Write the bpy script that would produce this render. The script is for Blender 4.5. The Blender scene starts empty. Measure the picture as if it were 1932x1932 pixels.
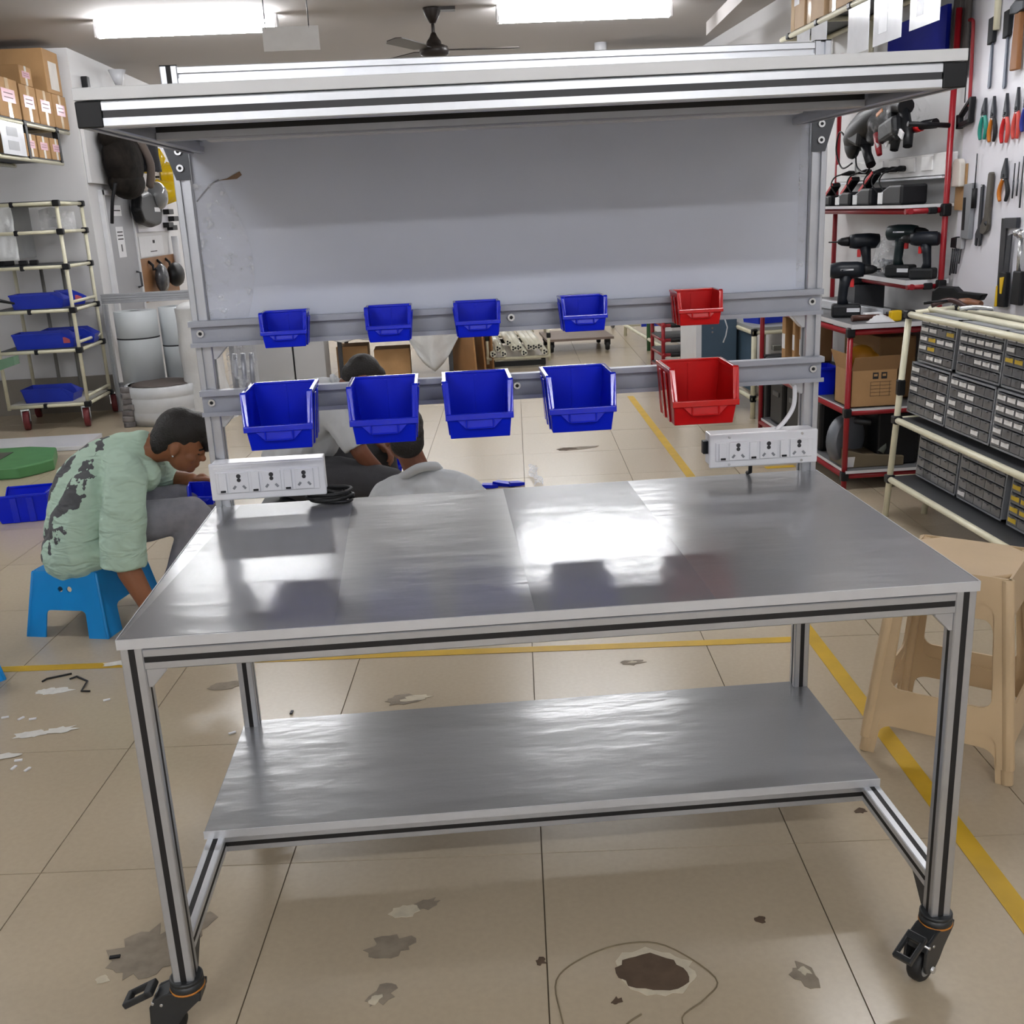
import bpy, bmesh, math, random
from mathutils import Vector, Matrix, noise
random.seed(7)
PI = math.pi
scn = bpy.context.scene
COL = scn.collection

# ---------------------------------------------------------------- camera
cam = bpy.data.cameras.new('camera')
cam.sensor_width = 36.0
cam.lens = 36.0 * 1968.98 / 1932.0
cam.clip_start = 0.02
cam_o = bpy.data.objects.new('camera', cam)
cam_o.matrix_world = Matrix(((0.996514, 0.062964, -0.054728, 0.58315),
                             (-0.070066, 0.275609, -0.958713, -1.67446),
                             (-0.045281, 0.959205, 0.279060, 1.49796),
                             (0, 0, 0, 1)))
COL.objects.link(cam_o)
scn.camera = cam_o

# ---------------------------------------------------------------- world, exposure
w = bpy.data.worlds.new('world')
scn.world = w
w.use_nodes = True
w.node_tree.nodes['Background'].inputs[0].default_value = (0.9, 0.93, 1.0, 1)
w.node_tree.nodes['Background'].inputs[1].default_value = 0.05
scn.view_settings.view_transform = 'Standard'
scn.view_settings.look = 'None'
scn.view_settings.gamma = 1.0
scn.view_settings.use_curve_mapping = False
scn.view_settings.exposure = 1.24
TUBE = 26.0         # strength of the fluorescent tubes
CEIL = 2.86
# centres (x, y) of the batten lights on the ceiling
BATTENS = [(-1.04, 6.28), (1.71, 6.28), (-1.6, 11.8), (0.2, 11.8), (1.9, 11.8), (-0.9, -2.7), (1.6, -2.7),
           (-0.9, -5.0), (1.7, -5.0), (-2.6, 2.6), (2.2, 2.6)]

# ---------------------------------------------------------------- materials
def lin(h):
    h = h.lstrip('#')
    r = []
    for i in (0, 2, 4):
        c = int(h[i:i + 2], 16) / 255
        r.append(c / 12.92 if c <= 0.04045 else ((c + 0.055) / 1.055) ** 2.4)
    return (r[0], r[1], r[2], 1)

MATS = {}
def mat(name, col, rough=0.5, metal=0.0, var=0.06, scale=12.0, bump=0.0, bscale=None, spec=0.5, stretch=None, coat=0.0, rvar=0.0):
    """procedural material: noise varies the colour a little, optional noise bump"""
    if name in MATS: return MATS[name]
    m = bpy.data.materials.new(name); m.use_nodes = True
    nt = m.node_tree; b = nt.nodes['Principled BSDF']
    tc = nt.nodes.new('ShaderNodeTexCoord'); mp = nt.nodes.new('ShaderNodeMapping')
    nt.links.new(tc.outputs['Object'], mp.inputs['Vector'])
    if stretch: mp.inputs['Scale'].default_value = stretch
    n = nt.nodes.new('ShaderNodeTexNoise'); n.inputs['Scale'].default_value = scale; n.inputs['Detail'].default_value = 4
    nt.links.new(mp.outputs['Vector'], n.inputs['Vector'])
    rp = nt.nodes.new('ShaderNodeValToRGB')
    c = lin(col)
    rp.color_ramp.interpolation = 'EASE'; rp.color_ramp.elements[0].position = 0.15; rp.color_ramp.elements[1].position = 0.85
    rp.color_ramp.elements[0].color = tuple(x * (1 - var) for x in c[:3]) + (1,)
    rp.color_ramp.elements[1].color = tuple(min(1, x * (1 + var)) for x in c[:3]) + (1,)
    nt.links.new(n.outputs['Fac'], rp.inputs['Fac']); nt.links.new(rp.outputs['Color'], b.inputs['Base Color'])
    b.inputs['Roughness'].default_value = rough; b.inputs['Metallic'].default_value = metal
    b.inputs['Specular IOR Level'].default_value = spec
    if coat: b.inputs['Coat Weight'].default_value = coat; b.inputs['Coat Roughness'].default_value = 0.05
    if rvar:
        mr = nt.nodes.new('ShaderNodeMapRange'); mr.inputs['To Min'].default_value = max(0, rough - rvar); mr.inputs['To Max'].default_value = rough + rvar
        nt.links.new(n.outputs['Fac'], mr.inputs['Value']); nt.links.new(mr.outputs['Result'], b.inputs['Roughness'])
    if bump:
        n2 = nt.nodes.new('ShaderNodeTexNoise'); n2.inputs['Scale'].default_value = bscale or scale * 3; n2.inputs['Detail'].default_value = 3
        nt.links.new(mp.outputs['Vector'], n2.inputs['Vector'])
        bp = nt.nodes.new('ShaderNodeBump'); bp.inputs['Strength'].default_value = bump; bp.inputs['Distance'].default_value = 0.01
        nt.links.new(n2.outputs['Fac'], bp.inputs['Height']); nt.links.new(bp.outputs['Normal'], b.inputs['Normal'])
    MATS[name] = m
    return m

def emit(name, col, s):
    m = bpy.data.materials.new(name); m.use_nodes = True
    nt = m.node_tree; b = nt.nodes['Principled BSDF']
    b.inputs['Base Color'].default_value = (0.9, 0.9, 0.9, 1)
    b.inputs['Emission Color'].default_value = lin(col); b.inputs['Emission Strength'].default_value = s
    return m

def plastic_film(name, tint='#e6eaf0', alpha=0.18, rough=0.12, bump=0.6, bscale=30):
    """thin clear wrap: mostly see-through, wrinkled gloss"""
    m = bpy.data.materials.new(name); m.use_nodes = True
    nt = m.node_tree; b = nt.nodes['Principled BSDF']
    b.inputs['Base Color'].default_value = lin(tint); b.inputs['Roughness'].default_value = rough
    b.inputs['Specular IOR Level'].default_value = 0.8
    b.inputs['Alpha'].default_value = alpha
    tc = nt.nodes.new('ShaderNodeTexCoord')
    n2 = nt.nodes.new('ShaderNodeTexNoise'); n2.inputs['Scale'].default_value = bscale; n2.inputs['Detail'].default_value = 2
    nt.links.new(tc.outputs['Object'], n2.inputs['Vector'])
    mx = nt.nodes.new('ShaderNodeMapRange'); mx.inputs['From Min'].default_value = 0.55; mx.inputs['From Max'].default_value = 0.75
    mx.inputs['To Min'].default_value = alpha; mx.inputs['To Max'].default_value = min(1, alpha + 0.35)
    nt.links.new(n2.outputs['Fac'], mx.inputs['Value']); nt.links.new(mx.outputs['Result'], b.inputs['Alpha'])
    bp = nt.nodes.new('ShaderNodeBump'); bp.inputs['Strength'].default_value = bump; bp.inputs['Distance'].default_value = 0.02
    nt.links.new(n2.outputs['Fac'], bp.inputs['Height']); nt.links.new(bp.outputs['Normal'], b.inputs['Normal'])
    return m

# ---------------------------------------------------------------- mesh building
class MB:
    """collects simple solids, build() links them as ONE mesh object"""
    def __init__(s): s.v = []; s.f = []; s.mi = []; s.cur = 0; s.sm = []
    def add(s, vs, fs, smooth=False):
        o = len(s.v); s.v += [tuple(v) for v in vs]
        for f in fs: s.f.append(tuple(i + o for i in f)); s.mi.append(s.cur); s.sm.append(smooth)
        return s
    def box(s, c, d, R=None):
        hx, hy, hz = d[0] / 2, d[1] / 2, d[2] / 2
        vs = [Vector((x * hx, y * hy, z * hz)) for z in (-1, 1) for y in (-1, 1) for x in (-1, 1)]
        if R is not None: vs = [R @ v for v in vs]
        c = Vector(c)
        return s.add([v + c for v in vs], [(0, 2, 3, 1), (4, 5, 7, 6), (0, 1, 5, 4), (2, 6, 7, 3), (0, 4, 6, 2), (1, 3, 7, 5)])
    def b2(s, a, b):
        a = Vector(a); b = Vector(b)
        return s.box((a + b) / 2, [abs(x) for x in (b - a)])
    def prism(s, pts, vec, smooth=False):
        """polygon of 3d points pushed along vec"""
        vec = Vector(vec); n = len(pts); P = [Vector(p) for p in pts]
        nrm = Vector((0, 0, 0))
        for i in range(n): nrm += P[i].cross(P[(i + 1) % n])
        if nrm.dot(vec) > 0: P.reverse()
        vs = P + [p + vec for p in P]
        fs = [tuple(range(n)), tuple(range(2 * n - 1, n - 1, -1))]
        s.add(vs, fs)
        k = len(s.v) - 2 * n
        for i in range(n):
            j = (i + 1) % n
            s.f.append((k + j, k + i, k + n + i, k + n + j)); s.mi.append(s.cur); s.sm.append(smooth)
        return s
    def tube(s, path, r, n=10, caps=True, smooth=True):
        P = [Vector(p) for p in path]; m = len(P)
        rr = r if isinstance(r, (list, tuple)) else [r] * m
        up = Vector((0, 0, 1)); vs = []
        t0 = (P[1] - P[0]).normalized()
        a = t0.orthogonal().normalized()
        for i in range(m):
            t = (P[min(i + 1, m - 1)] - P[max(i - 1, 0)]).normalized()
            a = (a - t * a.dot(t)); a = a.normalized() if a.length > 1e-6 else t.orthogonal().normalized()
            b = t.cross(a)
            for k in range(n):
                q = 2 * PI * k / n
                vs.append(P[i] + (a * math.cos(q) + b * math.sin(q)) * rr[i])
        fs = []
        for i in range(m - 1):
            for k in range(n):
                k2 = (k + 1) % n
                fs.append((i * n + k, i * n + k2, (i + 1) * n + k2, (i + 1) * n + k))
        s.add(vs, fs, smooth)
        if caps:
            o = len(s.v) - len(vs)
            s.f.append(tuple(o + k for k in range(n - 1, -1, -1))); s.mi.append(s.cur); s.sm.append(False)
            s.f.append(tuple(o + (m - 1) * n + k for k in range(n))); s.mi.append(s.cur); s.sm.append(False)
        return s
    def cyl(s, a, b, r, n=14, r2=None): return s.tube([a, b], [r, r if r2 is None else r2], n)
    def lathe(s, prof, c, axis='z', n=20, R=None):
        """prof: list of (radius, height)"""
        vs = []
        for (r, h) in prof:
            for k in range(n):
                q = 2 * PI * k / n; x, y = r * math.cos(q), r * math.sin(q)
                v = Vector((x, y, h)) if axis == 'z' else (Vector((x, h, -y)) if axis == 'y' else Vector((h, x, y)))
                if R is not None: v = R @ v
                vs.append(v + Vector(c))
        fs = []
        for i in range(len(prof) - 1):
            for k in range(n):
                k2 = (k + 1) % n
                fs.append((i * n + k, i * n + k2, (i + 1) * n + k2, (i + 1) * n + k))
        s.add(vs, fs, True)
        o = len(s.v) - len(vs)
        if prof[0][0] > 1e-5: s.f.append(tuple(o + k for k in range(n - 1, -1, -1))); s.mi.append(s.cur); s.sm.append(False)
        if prof[-1][0] > 1e-5: s.f.append(tuple(o + (len(prof) - 1) * n + k for k in range(n))); s.mi.append(s.cur); s.sm.append(False)
        return s
    def ball(s, c, r, n=12, m=8, R=None):
        r = r if isinstance(r, (list, tuple)) else (r, r, r); vs = []
        for i in range(m + 1):
            a = PI * i / m
            for k in range(n):
                q = 2 * PI * k / n
                v = Vector((r[0] * math.sin(a) * math.cos(q), r[1] * math.sin(a) * math.sin(q), r[2] * math.cos(a)))
                if R is not None: v = R @ v
                vs.append(v + Vector(c))
        fs = [(i * n + k, (i + 1) * n + k, (i + 1) * n + (k + 1) % n, i * n + (k + 1) % n) for i in range(m) for k in range(n)]
        return s.add(vs, fs, True)
    def grid(s, nx, ny, fn, smooth=True, thick=0.0):
        """fn(u, v) -> point"""
        vs = [Vector(fn(i / nx, j / ny)) for j in range(ny + 1) for i in range(nx + 1)]
        fs = [(j * (nx + 1) + i, j * (nx + 1) + i + 1, (j + 1) * (nx + 1) + i + 1, (j + 1) * (nx + 1) + i) for j in range(ny) for i in range(nx)]
        return s.add(vs, fs, smooth)
    def build(s, name, m, parent=None, bevel=0.0, seg=2, sub=0, solid=0.0, merge=False):
        me = bpy.data.meshes.new(name)
        me.from_pydata([tuple(v) for v in s.v], [], s.f)
        for mm in (m if isinstance(m, (list, tuple)) else [m]): me.materials.append(mm)
        me.polygons.foreach_set('material_index', s.mi)
        me.polygons.foreach_set('use_smooth', s.sm)
        if merge:
            bm = bmesh.new(); bm.from_mesh(me); bmesh.ops.remove_doubles(bm, verts=bm.verts, dist=1e-5)
            bmesh.ops.recalc_face_normals(bm, faces=bm.faces); bm.to_mesh(me); bm.free()
        me.update()
        o = bpy.data.objects.new(name, me); COL.objects.link(o)
        if parent: o.parent = parent
        if solid:
            md = o.modifiers.new('solid', 'SOLIDIFY'); md.thickness = solid; md.offset = 0
        if sub:
            md = o.modifiers.new('sub', 'SUBSURF'); md.levels = sub; md.render_levels = sub
        if bevel:
            md = o.modifiers.new('bevel', 'BEVEL'); md.width = bevel; md.segments = seg; md.limit_method = 'ANGLE'; md.angle_limit = 0.6
            md.harden_normals = False
        return o

def tag(o, label, cat, group=None):
    o['label'] = label; o['category'] = cat
    if group: o['group'] = group
    return o
def thing(name, label, cat, loc=(0, 0, 0), rz=0, group=None, R=None):
    o = bpy.data.objects.new(name, None); COL.objects.link(o); o.empty_display_size = 0.05
    o.location = loc; o.rotation_euler = (0, 0, rz) if R is None else R
    return tag(o, label, cat, group)
def part_empty(name, parent, loc=(0, 0, 0), R=(0, 0, 0)):
    o = bpy.data.objects.new(name, None); COL.objects.link(o); o.empty_display_size = 0.03
    o.parent = parent; o.location = loc; o.rotation_euler = R
    return o
def dup(root, loc=None, rz=None, label=None, swap=None):
    """copy a thing with its parts and sub-parts; mesh data are shared; swap: {old material: new material}"""
    def cp(o, parent):
        c = o.copy(); COL.objects.link(c)
        c.parent = parent
        if swap and c.data:
            for i, sl in enumerate(c.material_slots):
                mm = sl.material
                if mm in swap:
                    sl.link = 'OBJECT'; sl.material = swap[mm]
        for ch in list(o.children): cp(ch, c)
        return c
    r = cp(root, None)
    if loc is not None: r.location = loc
    if rz is not None: r.rotation_euler = (0, 0, rz)
    if label: r['label'] = label
    return r
def struct(o): o['kind'] = 'structure'; return o
def Rz(a): return Matrix.Rotation(a, 3, 'Z')
def Rx(a): return Matrix.Rotation(a, 3, 'X')
def Ry(a): return Matrix.Rotation(a, 3, 'Y')
def bez(pts, n=8):
    """smooth Catmull-Rom path through points"""
    P = [Vector(p) for p in pts]; P = [P[0]] + P + [P[-1]]; out = []
    for i in range(1, len(P) - 2):
        for k in range(n):
            t = k / n; a, b, c, d = P[i - 1], P[i], P[i + 1], P[i + 2]
            out.append(0.5 * ((2 * b) + (c - a) * t + (2 * a - 5 * b + 4 * c - d) * t * t + (3 * b - a - 3 * c + d) * t ** 3))
    out.append(P[-2]); return out
def text(name, body, size, m, parent, loc, R, extrude=0.0004, align='CENTER'):
    cu = bpy.data.curves.new(name, 'FONT'); cu.body = body; cu.size = size; cu.extrude = extrude; cu.align_x = align; cu.align_y = 'CENTER'
    cu.resolution_u = 2
    o0 = bpy.data.objects.new(name, cu); COL.objects.link(o0)
    dg = bpy.context.evaluated_depsgraph_get(); dg.update()
    me = bpy.data.meshes.new_from_object(o0.evaluated_get(dg)); bpy.data.objects.remove(o0)
    me.materials.clear(); me.materials.append(m)
    o = bpy.data.objects.new(name, me); COL.objects.link(o); o.parent = parent; o.location = loc; o.rotation_euler = R
    return o

ALU = mat('anodised_aluminium', '#b9bcc2', 0.34, 0.75, 0.03, 40, stretch=(1, 1, 1))
ALUW = mat('bright_aluminium', '#d5d8dd', 0.30, 0.6, 0.03, 40)
BLK = mat('black_plastic', '#141518', 0.45, 0, 0.1, 30, spec=0.3)
SLOT = mat('black_slot_strip', '#151416', 0.6, 0, 0.1, 30)
DARK = mat('dark_grey_steel', '#4c4e52', 0.4, 0.6, 0.08, 20)
STEEL = mat('zinc_steel', '#d4d6d8', 0.25, 0.9, 0.06, 40)
RUB = mat('black_rubber', '#17181a', 0.55, 0, 0.1, 25)
WHITE = mat('white_plastic', '#dfe1e6', 0.22, 0, 0.02, 10)
BLUE = mat('blue_bin_plastic', '#0320cf', 0.34, 0, 0.05, 8, spec=0.28)
BLUER = mat('glossy_blue_rim', '#0524d2', 0.13, 0, 0.05, 8, spec=0.6)
RED = mat('red_bin_plastic', '#c40d10', 0.34, 0, 0.05, 8, spec=0.3)
REDR = mat('glossy_red_rim', '#c81113', 0.13, 0, 0.05, 8, spec=0.6)
CREAM = mat('cream_pipe', '#e2dec4', 0.35, 0, 0.08, 14)
REDP = mat('red_pipe', '#931420', 0.35, 0, 0.08, 14)
CARD = mat('brown_cardboard', '#b08a5e', 0.8, 0, 0.10, 6, bump=0.1, bscale=60)
PAPER = mat('white_paper', '#e6e7ea', 0.6, 0, 0.03, 10)
INK = mat('black_ink', '#26262a', 0.7, 0, 0.1, 20)
# ================================================================ room
TILE = 0.6094
ang = -0.07
floor_m = mat('floor_tile', '#b9ab94', 0.25, 0, 0.035, 70.0, spec=0.5)
grout = mat('floor_grout', '#6f6452', 0.8, 0, 0.1, 20)
m = MB(); m.b2((-3.5, -6.6, -0.05), (3.3, 14.2, -0.004))
floor = struct(m.build('floor', grout))
t0 = MB(); t0.box((0, 0, -0.006), (TILE - 0.003, TILE - 0.003, 0.012))
tile0 = None
ca, sa = math.cos(ang), math.sin(ang)
ox, oy = 0.741, 0.511     # a joint crossing measured in the photo
for j in range(-12, 23):
    for i in range(-11, 8):
        lx, ly = (i + 0.5) * TILE, (j + 0.5) * TILE
        x, y = ox + lx * ca - ly * sa, oy + lx * sa + ly * ca
        if not (-3.6 < x < 3.2 and -6.3 < y < 13.9): continue
        if y > 7.7 and x < -2.5: continue
        if tile0 is None:
            o = tile0 = t0.build('tile', floor_m, floor)
        else:
            o = tile0.copy(); COL.objects.link(o)
        o.location = (x, y, -0.0004 * random.random()); o.rotation_euler = (0, 0, ang)

wallm = mat('white_painted_wall', '#d9d9da', 0.55, 0, 0.03, 1.5, bump=0.03, bscale=40)
wallg = mat('grey_painted_ceiling', '#b9b5b2', 0.8, 0, 0.03, 0.8)
def wall(name, a, b, m=wallm): return struct(MB().b2(a, b).build(name, m))
wall('ceiling', (-3.5, -6.6, CEIL), (3.3, 14.2, CEIL + 0.1), wallg)
wall('wall_right', (3.14, -6.6, 0), (3.26, 14.2, CEIL))
wall('wall_back', (-2.3, 13.9, 0), (3.14, 14.0, CEIL))
wall('wall_left', (-2.33, 7.38, 0), (-2.21, 13.9, CEIL))
wall('wall_left_near', (-3.4, 7.38, 0), (-2.33, 7.5, CEIL))
wall('wall_far_left', (-3.5, -6.6, 0), (-3.4, 7.5, CEIL))
wall('wall_front', (-3.4, -6.6, 0), (3.14, -6.5, CEIL))
dado = mat('grey_dado', '#8b857c', 0.6, 0, 0.08, 3)
wall('baseboard_left', (-3.4, 7.355, 0), (-2.205, 7.38, 0.30), dado)

# yellow marking tape stuck on the floor
yel = mat('yellow_tape', '#c9a21a', 0.5, 0, 0.12, 9)
def tape(pts, w, parent=floor):
    P = [Vector((x, y, 0.0006)) for x, y in pts]
    d = (P[1] - P[0]).normalized(); n = Vector((-d.y, d.x, 0)) * w / 2
    MB().prism([P[0] - n, P[1] - n, P[1] + n, P[0] + n], (0, 0, 0.0006)).build('marking_tape', yel, parent)
tape([(1.70, -0.6), (2.055, 6.6)], 0.052)
tape([(-1.9, 1.94), (1.74, 1.648)], 0.046)
tape([(2.38, 4.05), (2.55, 4.05)], 0.05)

# chips and stains in the floor, each its own irregular patch
chipd = mat('floor_chip_dark', '#5b4a3a', 0.8, 0, 0.25, 25)
chipg = mat('floor_chip_grey', '#8d8272', 0.7, 0, 0.25, 25)
chipw = mat('floor_chip_pale', '#c9c0aa', 0.8, 0, 0.15, 30)
chalk = mat('white_dust', '#d9d8d2', 0.9, 0, 0.08, 40)
def blob(name, x, y, rx, ry, m, rot=0, n=18, rough=0.25, h=0.0008, z=0.0003, seed=0):
    rnd = random.Random(seed * 31 + int(x * 1000)); pts = []
    for k in range(n):
        q = 2 * PI * k / n; r = 1 + rough * (rnd.random() - 0.5) * 2
        px, py = rx * r * math.cos(q), ry * r * math.sin(q)
        pts.append((x + px * math.cos(rot) - py * math.sin(rot), y + px * math.sin(rot) + py * math.cos(rot), z))
    return MB().prism(pts, (0, 0, h)).build(name, m, floor)
blob('floor_chip', 0.930, 0.078, 0.080, 0.064, chipw, -0.3, 30, 0.14, 0.0012, seed=1)
blob('floor_chip', 0.922, 0.074, 0.070, 0.052, chipd, -0.3, 26, 0.12, 0.0018, seed=2)
blob('floor_chip', 0.415, 0.336, 0.030, 0.022, chipw, 0.2, 16, 0.3, 0.001, seed=3)
blob('floor_chip', 0.462, 0.352, 0.030, 0.016, chipg, 0.3, 16, 0.35, seed=4)
blob('floor_chip', 0.388, 0.222, 0.046, 0.032, chipg, 0.1, 20, 0.3, seed=5)
blob('floor_chip', 0.376, 0.080, 0.032, 0.022, chipg, 0.7, 16, 0.35, seed=6)
blob('floor_chip', 0.364, 0.068, 0.016, 0.012, chipw, 0.7, 12, 0.4, 0.0012, seed=7)
blob('floor_chip', 1.224, 0.030, 0.024, 0.034, chipg, 0.3, 18, 0.3, seed=8)
blob('floor_chip', 1.226, 0.042, 0.012, 0.012, chipw, 0.3, 12, 0.4, 0.0012, seed=9)
blob('floor_chip', -0.140, 0.265, 0.075, 0.085, chipg, -0.5, 28, 0.28, seed=10)
blob('floor_chip', -0.060, 0.345, 0.045, 0.05, chipg, -0.5, 22, 0.3, seed=11)
blob('floor_chip', -0.205, 0.195, 0.014, 0.010, chipw, 0, 12, 0.4, 0.0012, seed=12)
blob('floor_chip', 0.379, 1.398, 0.060, 0.030, chipg, 0.1, 20, 0.3, seed=13)
blob('floor_chip', 0.420, 1.400, 0.045, 0.022, chipw, 0.1, 16, 0.35, 0.001, seed=14)
blob('floor_chip', 1.150, 1.554, 0.040, 0.020, chipg, 0.1, 16, 0.35, seed=15)
blob('floor_chip', 1.155, 1.556, 0.018, 0.009, chipw, 0.1, 12, 0.35, 0.001, seed=16)
blob('floor_chip', -0.220, 1.603, 0.060, 0.030, chipg, 0.1, 20, 0.2, seed=17)
blob('floor_chip', 1.186, 0.207, 0.013, 0.010, chipd, 0, 12, 0.4, seed=18)
blob('floor_chip', 1.558, 0.580, 0.015, 0.012, chipd, 0, 12, 0.4, seed=19)
blob('floor_chip', 0.700, 0.135, 0.014, 0.012, chipd, 0, 12, 0.5, seed=20)
blob('floor_chip', 0.838, 0.005, 0.016, 0.010, chipd, 0.6, 12, 0.5, seed=21)
blob('floor_chip', 1.408, 4.848, 0.13, 0.04, chipg, 0.1, 20, 0.35, seed=22)
blob('floor_chip', 1.330, 4.83, 0.06, 0.03, chipd, 0.1, 14, 0.4, 0.001, seed=23)
for i, (x, y, rx, ry) in enumerate([(-0.80, 1.655, 0.055, 0.03), (-0.84, 1.66, 0.03, 0.02), (-0.785, 1.345, 0.04, 0.02), (-0.75, 1.34, 0.03, 0.014),
                       (-0.69, 1.355, 0.05, 0.02), (-0.62, 1.86, 0.07, 0.03), (-0.80, 1.21, 0.05, 0.015)]):
    blob('white_dust', x, y, rx, ry, chalk, 0.2, 18, 0.35, 0.0006, z=0.0003 + .0004 * i, seed=40 + i)
SCR = ['white offcut in the upper row of floor scraps at the left edge, leftmost', 'white offcut in the upper row of floor scraps at the left edge, middle', 'white offcut in the upper row of floor scraps at the left edge, right',
       'flat white offcut above the two upright ones at the left edge of the floor', 'left of the two short white offcuts at the left edge of the floor', 'right of the two short white offcuts at the left edge of the floor',
       'white crumb on the floor left of the front left leg', 'white crumb on the floor just behind the front left leg', 'black scrap on the stained patch by the front left castor', 'black scrap on the floor left of the lower shelf', 'small dark scrap on the floor near the front left leg', 'white scrap on the floor near the yellow line at left']
for i, (x, y, a) in enumerate([(-0.898, 1.473, 0.3), (-0.842, 1.457, 1.0), (-0.802, 1.447, 0.2), (-0.745, 1.176, 0.1), (-0.742, 1.133, 1.3), (-0.697, 1.117, 1.2),
                     (-0.35, 1.22, 0.3), (-0.135, 1.25, 0.5), (-0.20, 0.26, 0.1), (0.03, 1.36, 1.5), (-0.36, 1.17, 0.3), (-0.60, 1.55, 0.4)]):
    tag(MB().box((0, 0, 0.002), (0.022, 0.008, 0.004)).build('offcut', PAPER if i not in (8, 9, 10) else BLK), SCR[i], 'scrap', 'tiny scraps on the floor')
    o = COL.objects[-1]
    o.location = (x, y, 0.001); o.rotation_euler = (0, 0, a)
# pencil ring drawn round the big hole
pen = mat('pencil_line', '#7d7058', 0.8, 0, 0.1, 30)
ring = bez([(0.735, -0.10, 0.001), (0.727, -0.024, 0.001), (0.728, 0.077, 0.001), (0.79, 0.135, 0.001), (0.879, 0.166, 0.001), (0.966, 0.15, 0.001), (1.045, 0.045, 0.001), (1.01, -0.01, 0.001), (0.955, -0.053, 0.001), (0.965, -0.11, 0.001)], 5)
MB().tube(ring, 0.0016, 5).build('pencil_line', pen, floor)
pen2 = bez([(0.83, -0.10, 0.001), (0.845, -0.06, 0.001), (0.88, -0.035, 0.001)], 5)
MB().tube(pen2, 0.0018, 5).build('pencil_line', pen, floor)

# ---------------------------------------------------------------- batten lights
tube_m = emit('fluorescent_tube', '#fbfcff', TUBE)
body_m = mat('lamp_housing', '#e4e4e6', 0.4, 0, 0.02, 10)
LBL = {0: 'lit white batten light on the ceiling left of the fan', 1: 'lit white batten light on the ceiling right of the fan'}
for i, (x, y) in enumerate(BATTENS):
    t = thing('batten_light', LBL.get(i, 'lit white fluorescent batten light on the grey ceiling outside the view'), 'lamp', (x, y, CEIL), 0, 'fluorescent batten lights')
    MB().box((0, 0, -0.02), (1.24, 0.055, 0.04)).build('housing', body_m, t, 0.004)
    MB().cyl((-0.6, 0, -0.075), (0.6, 0, -0.075), 0.042, 16).build('tube', tube_m, t)
    for s in (-1, 1): MB().box((s * 0.61, 0, -0.072), (0.02, 0.09, 0.09)).build('lamp_holder', body_m, t, 0.004)

# ---------------------------------------------------------------- ceiling fan
fanm = mat('dark_brown_fan', '#2c2624', 0.35, 0.1, 0.1, 20)
t = thing('ceiling_fan', 'dark brown three-blade ceiling fan hanging between the two lights', 'fan', (0.645, 6.28, CEIL))
MB().lathe([(0.02, -0.10), (0.05, -0.05), (0.065, -0.01), (0.065, 0.0)], (0, 0, 0)).box((0.06, 0, -0.012), (0.2, 0.09, 0.02)).build('canopy', fanm, t)
MB().cyl((0, 0, -0.02), (0, 0, -0.24), 0.012).build('down_rod', fanm, t)
MB().lathe([(0.016, -0.16), (0.03, -0.19), (0.05, -0.215), (0.055, -0.235), (0.095, -0.25), (0.105, -0.275), (0.1, -0.30), (0.07, -0.318), (0.0001, -0.325)], (0, 0, 0), n=24).build('motor', fanm, t)
for k, a in enumerate((0.03, 2.12, 4.22)):
    R = Rz(a) @ Rx(0.2)
    b = MB(); pts = [(0.09, -0.03, 0), (0.16, -0.035, 0), (0.2, -0.055, 0), (0.56, -0.06, 0), (0.60, -0.03, 0), (0.60, 0.04, 0), (0.56, 0.06, 0), (0.2, 0.05, 0), (0.16, 0.03, 0), (0.09, 0.03, 0)]
    b.prism([R @ Vector(p) + Vector((0, 0, -0.275)) for p in pts], R @ Vector((0, 0, 0.006)))
    b.build('blade', fanm, t)
# ================================================================ workbench
BW, BD, BH = 1.5, 0.835, 0.8286
PB = 0.038      # profile side
bench = thing('workbench', 'aluminium profile workbench on castors with grey top, back panel and overhead shelf', 'workbench', (0, 0, 0))

def section():
    h = PB / 2; g = 0.0055; d = 0.009; r = 0.002
    q = [(-h, -h + r), (-h + r, -h), (-g, -h), (-g, -h + d), (g, -h + d), (g, -h), (h - r, -h)]
    out = []
    for k in range(4):
        c, s = round(math.cos(k * PI / 2)), round(math.sin(k * PI / 2))
        for (x, y) in q[1:]: out.append((x * c - y * s, x * s + y * c))
        h2 = (h, -h + r); out.append((h2[0] * c - h2[1] * s, h2[0] * s + h2[1] * c))
    return out
SEC = section()
def profile(name, a, b, parent, strips='', m=None, smat=None):
    """T-slot extrusion from a to b (axis aligned); strips: sides ('-x' ...) whose slot holds a cover strip"""
    a, b = Vector(a), Vector(b); d = b - a
    ax = max(range(3), key=lambda i: abs(d[i])); u, v = [(1, 2), (2, 0), (0, 1)][ax]
    mb = MB(); pts = []
    for (p, q) in SEC:
        w_ = Vector(a); w_[u] += p; w_[v] += q; pts.append(w_)
    mb.prism(pts, d)
    o = mb.build(name, m or ALU, parent)
    for s in strips.split():
        i = 'xyz'.index(s[1]); sg = -1 if s[0] == '-' else 1
        c = (a + b) / 2; c[i] += sg * (PB / 2 - 0.0045); dim = [0, 0, 0]; dim[ax] = abs(d[ax]) - 0.002; dim[i] = 0.008
        j = 3 - ax - i; dim[j] = 0.0112
        MB().box(c, dim).build('slot_strip', smat or SLOT, o if 'category' in parent else parent)
    return o
def hx(x): return PB / 2 + x
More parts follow.
